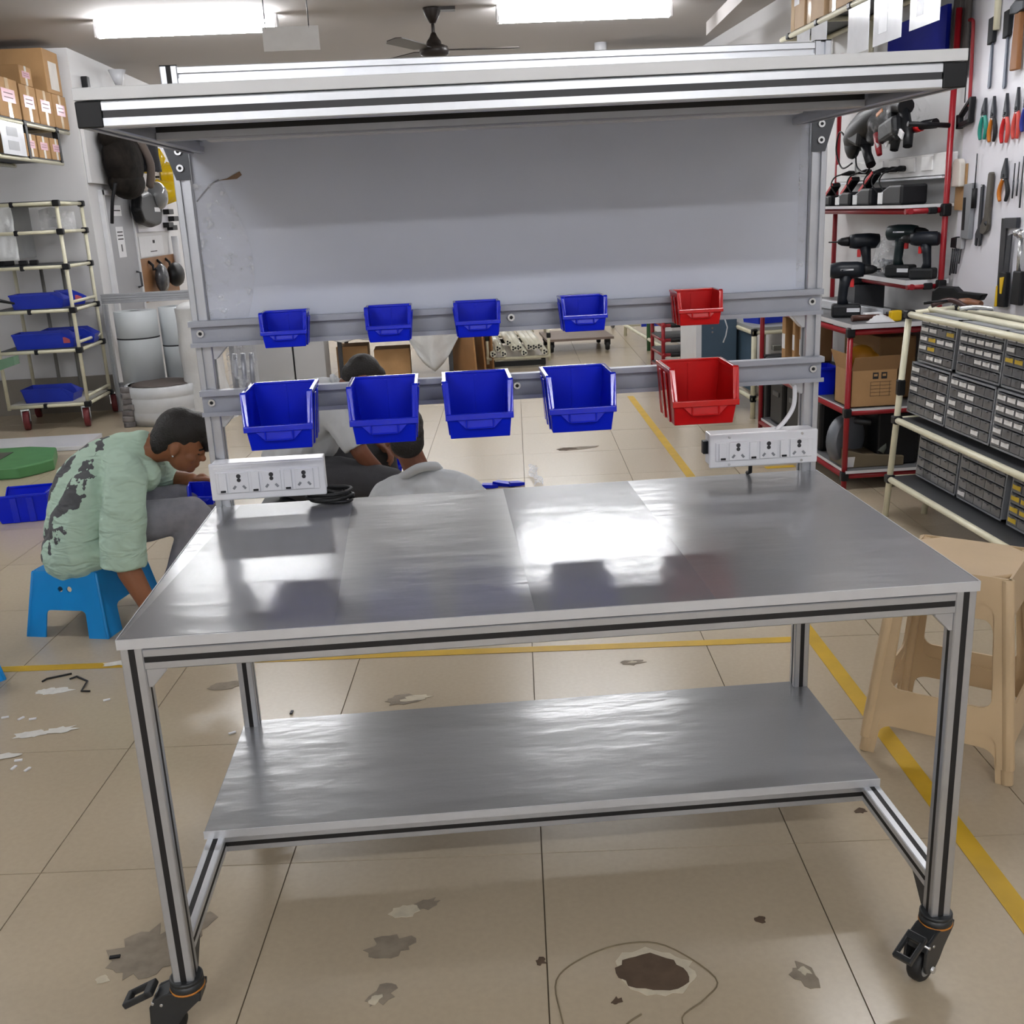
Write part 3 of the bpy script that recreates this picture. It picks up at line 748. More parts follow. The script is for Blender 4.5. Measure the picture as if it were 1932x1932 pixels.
MB().cyl(wp(2.842, 1.28, .02), wp(2.835, 1.13, .02), 0.010, 10).build('shaft', STEEL, t)
flat(MB(), [(2.862, 1.135), (2.868, 0.99), (2.79, 0.99), (2.795, 1.135)], 0.008, 0.024).build('handle', BLK, t, 0.005)
# hacksaw
t = thing('hacksaw', 'red hacksaw with black D-shaped handle hanging left of the pliers', 'hacksaw')
fr = MB(); fr.tube(bez([wp(3.39, 1.86, .02), wp(3.395, 2.0, .02), wp(3.408, 2.2, .02), wp(3.42, 2.235, .02), wp(3.45, 2.24, .02)], 5), 0.0085, 8).build('frame', REDP, t)
flat(MB(), [(3.447, 2.24), (3.441, 2.24), (3.436, 1.88), (3.442, 1.88)], 0.018, 0.003).build('blade', FORG, t)
hd = MB()
for q in ([(3.48, 1.82), (3.37, 1.90), (3.36, 1.885), (3.46, 1.815)], [(3.37, 1.90), (3.35, 1.90), (3.355, 1.785), (3.375, 1.80)], [(3.36, 1.785), (3.48, 1.765), (3.485, 1.79), (3.37, 1.805)], [(3.49, 1.83), (3.46, 1.83), (3.455, 1.765), (3.485, 1.765)]):
    flat(hd, q, 0.008, 0.026)
hd.build('handle', BLK, t, 0.004)
# blister pack, spirit level, drivers, spanners
t = thing('blister_pack', 'clear and beige blister pack hanging beside the red post', 'package')
flat(MB(), [(3.50, 1.392), (3.503, 1.60), (3.395, 1.605), (3.394, 1.39)], 0.001, 0.004).build('card', CARD, t)
flat(MB(), [(3.490, 1.50), (3.492, 1.605), (3.47, 1.63), (3.43, 1.63), (3.41, 1.61), (3.408, 1.50)], 0.005, 0.03).build('bubble', mat('cloudy_plastic', '#cfcac2', 0.2), t, 0.006)
t = thing('spirit_level', 'short grey spirit level hanging beside the blister pack', 'level')
flat(MB(), [(3.376, 1.262), (3.376, 1.51), (3.300, 1.515), (3.298, 1.258)], 0.004, 0.022).build('body', mat('grey_level', '#8b8e92', 0.4, 0.2), t, 0.002)
flat(MB(), [(3.365, 1.30), (3.368, 1.45), (3.345, 1.45), (3.342, 1.30)], 0.026, 0.002).build('slot', BLK, t)
def rod(name, label, cat, y, z0, z1, r, hr, hm, hz, up=True):
    t = thing(name, label, cat)
    MB().cyl(wp(y, z0 if up else z1, .012), wp(y, hz, .012), hr, 8).build('handle', hm, t)
    MB().cyl(wp(y, hz, .012), wp(y, z1 if up else z0, .012), r, 8).build('shaft', FORG, t)
rod('screwdriver', 'thin dark screwdriver hanging handle down, right of the spirit level', 'screwdriver', 3.296, 1.40, 1.645, 0.003, 0.012, BLK, 1.49)
t = thing('open_spanner', 'dark open-ended spanner hanging with its jaw down', 'spanner')
flat(MB(), [(3.236, 1.505), (3.212, 1.505), (3.214, 1.30), (3.252, 1.275), (3.25, 1.234), (3.238, 1.228), (3.236, 1.262), (3.222, 1.262), (3.220, 1.225), (3.205, 1.232), (3.196, 1.275), (3.222, 1.30)][:0] or
     [(3.234, 1.505), (3.214, 1.505), (3.212, 1.31), (3.196, 1.285), (3.203, 1.232), (3.216, 1.228), (3.217, 1.265), (3.237, 1.265), (3.240, 1.228), (3.252, 1.234), (3.254, 1.285), (3.236, 1.31)], 0.006, 0.010).build('body', FORG, t, 0.002)
peg(t, 3.224, 1.498)
t = thing('adjustable_spanner', 'large adjustable spanner hanging right of the open spanner', 'spanner')
flat(MB(), [(3.165, 1.55), (3.155, 1.558), (3.135, 1.558), (3.13, 1.55), (3.135, 1.37), (3.13, 1.33), (3.14, 1.30), (3.17, 1.282), (3.20, 1.29), (3.203, 1.32), (3.175, 1.36)], 0.006, 0.016).build('body', mat('grey_forged', '#5b5750', 0.4, 0.5), t, 0.003)
MB().cyl(wp(3.148, 1.32, .010), wp(3.148, 1.34, .026), 0.009, 10).build('worm_screw', FORG, t); peg(t, 3.15, 1.54)
for i, (y, a, b) in enumerate(((2.955, 1.44, 1.588), (2.921, 1.45, 1.592), (2.888, 1.40, 1.614))):
    rod('needle_file', 'thin needle file on the board, %s of the three in a row' % ('left one', 'middle one', 'right one')[i], 'file', y, a, b, 0.0028, 0.004, FORG, (a + b) / 2)
t = thing('try_square', 'large black try square hanging low on the board', 'square')
flat(MB(), [(3.03, 1.357), (2.887, 1.36), (2.887, 1.315), (2.985, 1.313), (2.985, 1.357)], 0.004, 0.018).build('stock', FORG, t, 0.001)
flat(MB(), [(3.03, 1.355), (2.988, 1.355), (2.975, 0.975), (3.02, 0.975)], 0.006, 0.006).build('blade', mat('dark_blade', '#3c3d41', 0.4, 0.5), t)
t = thing('hand_saw', 'grey saw with a black and yellow grip hanging beside the try square', 'saw')
flat(MB(), [(2.955, 1.28), (2.92, 1.29), (2.925, 1.12), (2.965, 1.12)], 0.014, 0.006).build('blade', FORG, t)
flat(MB(), [(2.975, 1.125), (2.915, 1.125), (2.91, 0.972), (2.99, 0.97)], 0.012, 0.022).build('handle', BLK, t, 0.004)
flat(MB(), [(2.960, 1.10), (2.925, 1.105), (2.935, 1.03), (2.950, 1.03)], 0.033, 0.004).build('handle_inlay', YEL2, t, 0.001)
flat(MB(), [(2.985, 1.06), (2.975, 1.065), (2.968, 0.972), (2.988, 0.968)], 0.033, 0.004).build('handle_inlay', YEL2, t, 0.001)
t = thing('hex_key_set', 'folding hex key set hanging by the red post', 'hex keys')
flat(MB(), [(3.475, 1.215), (3.472, 1.26), (3.42, 1.268), (3.418, 1.212)], 0.004, 0.02).build('holder', BLK, t, 0.002)
flat(MB(), [(3.418, 1.215), (3.416, 1.262), (3.368, 1.262), (3.37, 1.21)], 0.004, 0.018).build('holder', mat('grey_holder', '#a3a5a8', 0.4), t, 0.002)
for y, z, l in ((3.47, 1.21, .13), (3.45, 1.21, .12), (3.43, 1.21, .12), (3.41, 1.21, .12), (3.385, 1.21, .07)):
    MB().cyl(wp(y, z, .012), wp(y + .012, z - l, .012), 0.004, 6).build('key', FORG, t)

# ---------------------------------------------------------------- red pipe rack
rack = thing('red_pipe_rack', 'red pipe workbench rack with white-edged shelves against the right wall', 'rack')
RX0, RX1, RY0, RY1 = 2.625, 3.075, 3.49, 4.96
def pipe(a, b, m, parent, r=0.0145, nm='pipe', n=12): return MB().cyl(a, b, r, n).build(nm, m, parent)
def joint(p, parent, d=(0.04, 0.04, 0.05)): return MB().box(p, d).build('joint', BLK, parent, 0.008)
for x, y, z in ((RX0, RY0, 0.84), (RX0, RY1, 1.2), (RX1, RY0, 2.30), (RX1, RY1, 2.30)): pipe((x, y, 0), (x, y, z), REDP, rack, nm='post')
for z in (0.82, 0.41, 0.075):
    for y in (RY0, RY1): pipe((RX0, y, z), (RX1, y, z), REDP, rack)
    for x in (RX0, RX1): pipe((x, RY0, z), (x, RY1, z), REDP, rack)
    for x in (RX0, RX1): joint((x, RY0, z), rack)
WED = mat('white_edge', '#d2d3d6', 0.4, 0, 0.03, 10)
GRYT = mat('grey_shelf_top', '#6d6e70', 0.5, 0, 0.06, 10)
def rshelf(x0, y0, x1, y1, z, th=0.022, nm='shelf'):
    o = MB().b2((x0 + .002, y0 + .002, z - th + .001), (x1, y1, z)).build(nm, GRYT, rack)
    MB().b2((x0, y0, z - th), (x1, y0 + .002, z + .001)).build('edge_band', WED, o)
    MB().b2((x0, y0 + .002, z - th), (x0 + .002, y1, z + .001)).build('edge_band', WED, o)
rshelf(RX0 - 0.005, RY0 - 0.03, RX1 + .04, RY1 + .02, 0.862)
rshelf(RX0 + 0.0, RY0 - 0.01, RX1 + .04, RY1, 0.43, 0.012)
rshelf(RX0 + 0.0, RY0 - 0.02, RX1 + .04, RY1, 0.105, 0.014)
rshelf(2.90, RY0 + .01, 3.12, 4.15, 1.062)
rshelf(2.86, RY0 + .01, 3.12, RY1 + .05, 1.425, 0.014)
for z, x0, yy in ((1.03, 2.91, 4.1), (1.395, 2.88, RY1)):
    pipe((x0, RY0 + .02, z), (RX1, RY0 + .02, z), REDP, rack); pipe((x0 + .02, RY0, z), (x0 + .02, yy, z), REDP, rack)
    joint((RX1, RY0, z), rack, (0.045, 0.045, 0.06)); joint((RX1 - .06, RY0 + .02, z), rack, (0.05, 0.034, 0.034))
pipe((2.86, RY0, 1.80), (RX1 - .01, RY0, 1.785), BLK, rack, 0.012)
# white multi-outlet strip with its plugs and leads
t = thing('outlet_strip', 'long white outlet strip with black plugs on the right wall', 'power strip')
MB().b2((3.06, 3.50, 1.56), (3.125, 4.93, 1.665)).build('body', mat('white_strip', '#dedede', 0.35), t, 0.004)
MB().b2((3.05, 3.50, 1.545), (3.125, 4.93, 1.556)).build('ledge', ALUW, t, 0.001)
for k in range(6):
    y = 3.62 + k * 0.2
    MB().b2((3.052, y, 1.585), (3.061, y + 0.12, 1.655)).build('outlet', mat('white_outlet', '#e6e6e6', 0.3), t, 0.003)
for k, y in enumerate((4.63, 4.38, 4.14, 4.03, 3.93)):
    p = MB(); p.tube([(3.05, y, 1.605), (3.02, y - .01, 1.606), (2.985, y - .02, 1.602), (2.97, y - .02, 1.60)], [0.015, 0.015, 0.008, 0.005], 8); po = p.build('plug', BLK, t)
    MB().tube(bez([(2.97, y - .02, 1.60), (2.94, y + .01, 1.585), (2.93, y + .03, 1.54), (2.95, y - .02, 1.48), (2.96, y - .06, 1.45)], 5), 0.004, 6).build('lead', BLK, po)
# battery chargers in a row
chm = mat('charger_black', '#17181b', 0.42, 0, 0.1, 20, spec=.3)
for k, (y, l, h) in enumerate(((4.72, .16, .06), (4.45, .22, .075), (4.17, .25, .09), (3.80, .30, .10))):
    t = thing('battery_charger', 'black battery charger in the row on the red rack shelf, %s from the far end' % ('first', 'second', 'third', 'fourth')[k], 'charger', (2.985, y, 1.4255), 0, 'chargers on the shelf')
    b = MB(); b.prism([(-.07, -l / 2, 0), (-.07, l / 2, 0), (-.07, l / 2, h * .55), (-.07, 0.0, h), (-.07, -l / 2, h)], (.14, 0, 0)); b.build('body', chm, t, 0.012)
    MB().box((-.0705, l / 2 - .05, h * .35), (.006, .06, h * .6)).build('clip', STEEL, t, 0.003)
    if k < 3:
        R = Rx(-0.5); MB().box((-.02, 0, h + .03), (.05, l * .8, .025), R).build('battery', chm, t, 0.006)
        MB().box((-.046, 0, h + .032), (.004, l * .8, .016), R).build('stripe', REDG, t)
# drills and drivers
def drill(name, label, loc, rz, m, s=1.0, bat=True, tip=0.05, accent=None, group='cordless drills on the rack'):
    """stands on its battery; nose towards +x"""
    t = thing(name, label, 'drill', loc, rz, group)
    b = MB(); b.tube([(-.075 * s, 0, .185 * s), (-.07 * s, 0, .185 * s), (-.03 * s, 0, .187 * s), (.03 * s, 0, .187 * s), (.055 * s, 0, .187 * s)], [x * s for x in (.024, .031, .034, .033, .028)], 14)
    b.tube([(-.012 * s, 0, .165 * s), (-.02 * s, 0, .12 * s), (-.024 * s, 0, .075 * s), (-.02 * s, 0, .045 * s)], [x * s for x in (.026, .020, .019, .024)], 12)
    b.build('body', m, t)
    MB().tube([(.055 * s, 0, .187 * s), (.065 * s, 0, .187 * s), (.09 * s, 0, .187 * s), (.105 * s, 0, .187 * s), (.105 * s + .001, 0, .187 * s), (.105 * s + tip, 0, .187 * s)], [x * s for x in (.022, .021, .017, .009, .0035, .003)], 12).build('chuck', BLK, t)
    MB().box((.012 * s, 0, .135 * s), (.016 * s, .014 * s, .034 * s)).build('trigger', accent or REDG, t, 0.003)
    MB().box((-.008 * s, 0, .026 * s), (.115 * s, .075 * s, .052 * s)).build('battery', DKG if bat else m, t, 0.010 * s)
    MB().box((.02 * s, -.0375 * s, .03 * s), (.05 * s, .003, .016 * s)).build('battery_label', WHITE, t)
    MB().box((-.01 * s, -.031 * s, .19 * s), (.05 * s, .006, .006 * s)).build('side_stripe', ALUW, t)
    return t
TEALD = mat('dark_teal_plastic', '#182629', 0.42, 0, 0.1, 15, spec=.3); BLKB = mat('black_blue_plastic', '#171c24', 0.42, 0, 0.1, 15, spec=.3)
drill('cordless_drill', 'dark teal impact driver standing on the small white-edged shelf', (2.985, 3.74, 1.0635), -0.9, TEALD, 1.2)
drill('cordless_drill', 'slim black driver standing nearest the red post on the small shelf', (3.00, 3.55, 1.0635), 2.4, BLKB, 1.05, True, 0.01)
drill('cordless_drill', 'black and blue drill behind the clear bag, nose pointing left', (2.95, 4.20, 1.0), PI - .3, BLKB, 1.25)
drill('cordless_drill', 'black drill standing on the bench top next to the silver upright', (2.735, 3.82, 0.8635), -0.35, BLKB, 1.3, True, 0.02)
MB().b2((2.88, 4.10, 0.863), (3.05, 4.30, 1.0)).build('tool_stand', DARK)
tag(COL.objects[-1], 'dark steel block on the rack bench under the drill', 'block')
# clear bag of small parts
bag = MB(); 
def bagf(u, v):
    q = 2 * PI * u; r = 0.5 + 0.5 * math.sin(PI * min(1, v * 0.9 + 0.15)); k = 1 + 0.25 * noise.noise(Vector((math.cos(q) * 2, math.sin(q) * 2, v * 4)))
    return (2.985 + 0.055 * r * k * math.cos(q), 3.95 + 0.10 * r * k * math.sin(q), 1.0635 + 0.20 * v)
t = thing('parts_bag', 'clear plastic bag of dark fittings on the small shelf between drills', 'bag')
bag.grid(24, 12, bagf).build('bag', plastic_film('bag_film', '#dfe3e8', 0.28, 0.12, 1.0, 22), t)
c = MB(); rb = random.Random(5)
for k in range(26): c.box((2.985 + rb.uniform(-.03, .03), 3.95 + rb.uniform(-.06, .06), 1.075 + rb.uniform(0, .06)), (rb.uniform(.01, .03), rb.uniform(.01, .04), .012), Rz(rb.random() * 3) @ Rx(rb.random()))
o = c.build('fittings', mat('dark_fittings', '#4b4c58', 0.3, 0.4, 0.2, 30), t); o['kind'] = 'stuff'
# wrapped tools hanging from the rack's top bar
t = thing('hanging_power_tool', 'large black angle grinder wrapped in clear film hanging above the outlet strip', 'power tool')
b = MB(); b.tube(bez([(2.96, 4.62, 1.74), (2.96, 4.45, 1.79), (2.95, 4.25, 1.84), (2.95, 4.05, 1.88), (2.95, 3.92, 1.86)], 5), [0.04 + 0.055 * math.sin(PI * min(1, i / 16 + .12)) for i in range(21)], 14); b.build('body', chm, t)
MB().lathe([(0.0001, -.03), (.05, -.03), (.075, -.015), (.08, .0), (.075, .015), (.0001, .02)], (2.93, 4.55, 1.72), 'x', 20).build('disc_guard', BLK, t)
MB().tube([(2.94, 4.40, 1.72), (2.93, 4.34, 1.66), (2.93, 4.28, 1.60)], [.03, .024, .026], 10).build('grip', BLK, t)
MB().tube([(2.95, 3.95, 1.85), (2.95, 3.88, 1.72), (2.94, 3.86, 1.67)], [.028, .026, .024], 8).build('grip', chm, t)
MB().tube([(2.95, 4.08, 1.84), (2.95, 4.03, 1.70), (2.94, 4.02, 1.66)], [.03, .026, .022], 8).build('grip', chm, t)
for (y, z) in ((3.88, 1.73), (4.06, 1.705), (4.18, 1.69)): MB().box((2.912, y, z), (.01, .05, .035), Rx(0.5)).build('paper_tag', PAPER, t, 0.002)
MB().box((2.93, 4.42, 1.77), (.11, .16, .12), Rx(.25)).build('motor_block', BLK, t, .02)
MB().box((2.93, 4.02, 1.76), (.09, .20, .10), Rx(-.2)).build('gear_case', BLK, t, .02)
MB().tube([(2.93, 4.22, 1.75), (2.92, 4.17, 1.68), (2.92, 4.15, 1.645)], [.022, .018, .014], 8).build('cord_guard', REDP, t)
MB().box((2.895, 4.12, 1.85), (.006, .07, .016), Rx(-.3)).build('red_mark', ORGG, t)
MB().grid(20, 14, lambda u, v: (2.945 + 0.10 * math.cos(2 * PI * u) * (1 + .2 * noise.noise(Vector((u * 9, v * 6, 0)))), 4.02 + 0.30 * (v - .5), 1.80 + .05 * (.5 - v) + 0.10 * math.sin(2 * PI * u) * (1 + .25 * noise.noise(Vector((u * 8, v * 6, 4)))))).build('wrap', plastic_film('wrap_film', '#c8ccd2', 0.10, 0.1, 1.0, 24), t)
for pts in ([(2.94, 4.62, 1.72), (2.93, 4.75, 1.80), (2.93, 4.80, 1.70), (2.93, 4.70, 1.60), (2.93, 4.55, 1.62)], [(2.94, 4.30, 1.60), (2.93, 4.36, 1.56), (2.93, 4.48, 1.60), (2.93, 4.50, 1.68)]):
    MB().tube(bez(pts, 6), 0.005, 6).build('cord', BLK, t)
[o for o in COL.objects if o.name == 'hanging_power_tool'][0].location = (0, -.20, .035)
t = thing('heat_gun', 'black and red tool with its nose poking past the front red post', 'power tool')
MB().tube([(2.95, 3.86, 1.75), (2.98, 3.74, 1.78), (3.0, 3.62, 1.80), (3.02, 3.54, 1.80)], [.02, .018, .022, .024], 10).build('body', BLK, t)
MB().tube([(2.99, 3.68, 1.79), (2.995, 3.64, 1.795)], .0235, 10).build('red_collar', REDG, t)
# clutter on the rack bench
t = thing('aluminium_bar', 'long silver aluminium bar lying across the rack bench', 'bar')
MB().box((0, 0, 0.024), (0.045, 0.75, 0.045)).build('bar', ALUW, t, 0.002); t.location = (2.83, 4.02, 0.8635); t.rotation_euler = (0, 0, 0.12)
t = thing('claw_hammer', 'hammer with brown handle lying on the rack bench in front of the bar', 'hammer', (2.80, 3.60, 0.8635), 0.05)
MB().tube([(-.13, 0, .016), (-.02, 0, .016), (.07, 0, .016)], [.016, .014, .011], 8).build('handle', mat('dark_brown_handle', '#4d2a1e', 0.4), t)
MB().box((.085, 0, .018), (.028, .09, .034)).build('head', FORG, t, 0.004)
t = thing('tape_measure', 'yellow tape measure on the front edge of the rack bench', 'tape measure', (2.862, 3.515, 0.8635), 0.2)
MB().box((0, 0, .027), (.06, .035, .054)).build('case', YEL2, t, 0.008)
MB().box((.034, 0, .02), (.014, .03, .03)).build('nose', BLK, t, 0.002)
t = thing('crumpled_bag', 'small crumpled white plastic bag on the front edge of the rack bench', 'bag', (2.78, 3.50, 0.8635))
MB().grid(16, 10, lambda u, v: (0.07 * (u - .5) * 2, 0.03 * (v - .5) * 2, 0.002 + 0.045 * math.sin(PI * u) * math.sin(PI * v) * (0.6 + .8 * abs(noise.noise(Vector((u * 9, v * 7, 2))))))).build('film', mat('white_film', '#d9dadd', 0.25), t)
t = thing('white_tape_roll', 'white packet lying behind the brown-handled hammer', 'packet', (2.83, 3.68, 0.8635)); MB().box((0, 0, .015), (.12, .05, .03)).build('packet', PAPER, t, 0.003)
for i, (x, y, a, l) in enumerate(((2.92, 3.62, .5, .12), (2.95, 3.55, -.4, .10), (2.90, 3.72, 1.1, .14))):
    t = thing('hand_tool', 'dark hand tool heaped at the right end of the rack bench, %s' % ('front one', 'rightmost one', 'back one')[i], 'tool', (x, y, .8635 + .001), a)
    MB().tube([(-l / 2, 0, .014), (0, 0, .016), (l / 2, 0, .012)], [.012, .014, .008], 8).build('grip', DKG, t); MB().box((l / 2 + .02, 0, .012), (.05, .03, .014)).build('jaw', STEEL, t, .002)
# lower shelf: cardboard box with yellow bag, blue bin, envelopes
t = thing('cardboard_box', 'open brown cardboard box on the middle shelf of the red rack', 'box', (2.77, 3.62, 0.4305))
b = MB(); W_, D_, H_ = .245, .22, .19
for p0, p1 in (((-W_ / 2, -D_ / 2, 0), (W_ / 2, -D_ / 2 + .005, H_)), ((-W_ / 2, D_ / 2 - .005, 0), (W_ / 2, D_ / 2, H_)), ((-W_ / 2, -D_ / 2, 0), (-W_ / 2 + .005, D_ / 2, H_)), ((W_ / 2 - .005, -D_ / 2, 0), (W_ / 2, D_ / 2, H_)), ((-W_ / 2, -D_ / 2, 0), (W_ / 2, D_ / 2, .005))): b.b2(p0, p1)
b.build('body', CARD, t)
MB().prism([(-W_ / 2, -D_ / 2, H_), (W_ / 2, -D_ / 2, H_), (W_ / 2 + .005, -D_ / 2 - .015, H_ + .075), (-W_ / 2 + .01, -D_ / 2 - .015, H_ + .07)], (0, .004, 0)).build('flap', mat('dark_cardboard', '#94714a', 0.8, 0, .1, 6), t)
MB().prism([(-W_ / 2, -D_ / 2, H_), (-W_ / 2 - .03, -D_ / 2, H_ + .09), (-W_ / 2 - .03, D_ / 2, H_ + .09), (-W_ / 2, D_ / 2, H_)], (.004, 0, 0)).build('flap', CARD, t)
for k in (0, 1):
    q = MB().b2((-.01 + .045 * k, -D_ / 2 - .001, H_ - .045), (.02 + .045 * k, -D_ / 2, H_ - .012)).build('printed_mark', INK, t)
    MB().b2((-.004 + .045 * k, -D_ / 2 - .0016, H_ - .032), (.014 + .045 * k, -D_ / 2 - .001, H_ - .020)).build('printed_mark', CARD, t)
for k in range(5): MB().b2((-.02, -D_ / 2 - .0008, H_ - .06 - .018 * k), (.09, -D_ / 2, H_ - .0612 - .018 * k)).build('printed_line', INK, t)
for k in range(3): MB().b2((-.02 + .05 * k, -D_ / 2 - .0008, H_ - .135), (-.0188 + .05 * k, -D_ / 2, H_ - .06)).build('printed_line', INK, t)
t = thing('yellow_bag', 'yellow bag bulging out of the open cardboard box', 'bag', (2.75, 3.65, 0.62))
MB().ball((0, 0, 0.03), (.085, .07, .085), 16, 10).ball((.05, -.02, .02), (.05, .05, .06), 12, 8).build('bag', mat('amber_bag', '#b97f1b', 0.45, 0, .15, 10, bump=.4, bscale=18), t)
t = thing('blue_crate', 'blue bin tilted on the middle rack shelf beside the cardboard box', 'bin', (2.665, 3.99, 0.4305))
b = MB()
for s in (-1, 1): b.prism([(s * .05, -.07, 0), (s * .05, .07, 0), (s * .065, .08, .15), (s * .065, -.08, .15)], (-s * .004, 0, 0)); b.b2((s * .062, -.085, .14), (s * .072, .085, .152))
for s in (-1, 1): b.prism([(-.05, s * .07, 0), (.05, s * .07, 0), (.065, s * .08, .15), (-.065, s * .08, .15)], (0, -s * .004, 0)); b.b2((-.07, s * .078, .14), (.07, s * .088, .152))
b.b2((-.05, -.07, 0), (.05, .07, .004)); b.build('body', BLUE, t)
for i, (y, h, a) in enumerate(((4.30, .36, .1), (4.42, .38, -.05), (4.62, .36, .12))):
    t = thing('brown_envelope', 'upright brown card packet on the rack shelf, %s of three' % ('nearest', 'middle', 'farthest')[i], 'packet', (2.74, y, .4305), a)
    MB().box((0, 0, h / 2), (.18, .05, h)).build('packet', CARD, t, .004); MB().box((-.0905, 0, h * .6), (.001, .04, .09)).build('label', PAPER, t)
# cut-off machine and cases on the bottom shelf
t = thing('cutoff_machine', 'black cut-off saw with round disc guard on the bottom rack shelf', 'power tool', (2.74, 3.66, 0.106))
MB().lathe([(.0001, -.03), (.09, -.03), (.115, -.02), (.12, 0), (.115, .02), (.09, .03), (.0001, .03)], (-.05, 0, .13), 'x', 28, Rz(-1.0)).build('disc_guard', BLK, t)
MB().lathe([(.118, -.033), (.123, -.033), (.123, .033), (.118, .033)], (-.05, 0, .13), 'x', 28, Rz(-1.0)).build('guard_rim', mat('grey_rim', '#6b7078', .4), t)
MB().prism([(-.10, -.13, 0), (.22, -.13, 0), (.22, -.13, .05), (0, -.13, .07), (-.10, -.13, .10)], (0, .22, 0)).build('base', mat('beige_base', '#6f634e', .5), t, .004)
MB().tube([(-.02, 0, .23), (.10, 0, .21), (.2, 0, .18)], .02, 8).build('handle_bar', DARK, t)
MB().tube([(.10, -.10, .07), (.15, -.08, .15), (.22, -.02, .2)], .022, 8).build('hose', mat('grey_green_hose', '#68706a', .5), t)
MB().box((-.085, -.16, .04), (.05, .002, .06), Rx(.3)).build('paper_tag', PAPER, t)
for i, (y, z, h) in enumerate(((4.06, .106, .28), (4.40, .106, .29), (4.72, .106, .28))):
    t = thing('tool_case', 'black plastic tool case standing on the bottom rack shelf, %s' % ('nearest', 'middle one', 'farthest')[i], 'case', (2.78, y, z))
    MB().box((0, 0, h / 2), (.26, .26, h)).build('shell', BLK, t, .02); MB().box((-.132, 0, h * .7), (.008, .12, .03)).build('handle', DARK, t, .003)
for i, (x, y, z, sx, sy, h, lab) in enumerate(((2.93, 3.72, .1055, .22, .34, .285, 'large black plastic case behind the cut-off saw on the bottom rack shelf'), (2.74, 4.20, .4305, .20, .20, .13, 'flat black case on the middle rack shelf behind the blue bin'), (2.97, 3.95, .4305, .2, .5, .33, 'tall brown carton at the back of the middle rack shelf'))):
    t = thing('tool_case' if i < 2 else 'carton', lab, 'case' if i < 2 else 'box', (x, y, z)); MB().box((0, 0, h / 2), (sx, sy, h)).build('shell', BLK if i < 2 else mat('dark_cardboard', '#94714a'), t, .012); MB().box((-sx / 2 - .004, 0, h * .75), (.008, sy * .4, .03)).build('handle', DARK if i < 2 else CARD, t, .003)
t = thing('grey_bag', 'dark bag slumped between the cases and shelf on the rack', 'bag', (2.86, 4.05, .4305)); MB().ball((0, 0, .08), (.1, .13, .085), 14, 8).build('bag', DKG, t)

# ---------------------------------------------------------------- cream pipe rack with drawer cabinets
dr = thing('drawer_rack', 'cream pipe rack carrying grey small-parts drawer cabinets', 'rack')
def fx(z): return 2.642 + 0.0625 * z
YF, YN = 3.0, 1.30
for y in (YF, YN):
    pipe((fx(0), y, 0), (fx(.955), y, .955), CREAM, dr, nm='post'); pipe((2.832, y, 0), (2.93, y, .955), CREAM, dr, nm='post')
for z, zz in ((.955, .97), (.468, .47), (.185, .185)):
    pipe((fx(z) - .004, YF - .02, z), (fx(z) - .004, YN, z), CREAM, dr, nm='rail'); pipe((2.85 + .08 * z, YF, zz), (2.85 + .08 * z, YN, zz), CREAM, dr, nm='rail')
    pipe((fx(z), YF, z), (2.85 + .08 * z, YF, zz), CREAM, dr, nm='rail')
    joint((fx(z), YF, z), dr, (.04, .05, .04)); joint((2.85 + .08 * z, YF, zz), dr, (.04, .05, .04))
pipe((2.80, YF, .972), (2.80, YN, .972), CREAM, dr, nm='rail'); pipe((2.97, YF - .1, .955), (2.97, YN, .955), CREAM, dr, nm='rail')
joint((fx(.62), YF, .62), dr, (.036, .036, .075))
trays = mat('dark_tray', '#47494c', .5, 0, .06, 10)
for z in (.478, .198): MB().b2((fx(z) + .0, YN, z - .004), (2.96, YF, z)).build('tray', trays, dr)
CABM = mat('grey_cabinet', '#8b8f95', .4, 0, .04, 10)
DRM = mat('smoky_drawer', '#6b6c6f', .14, 0, .08, 20); DRD = mat('drawer_content', '#8a8b8d', .4, 0, .75, 45)
LINK = mat('label_print', '#4a4a50', .6)
YLAB = mat('yellow_label', '#d8b82a', .5)
proto_d = None
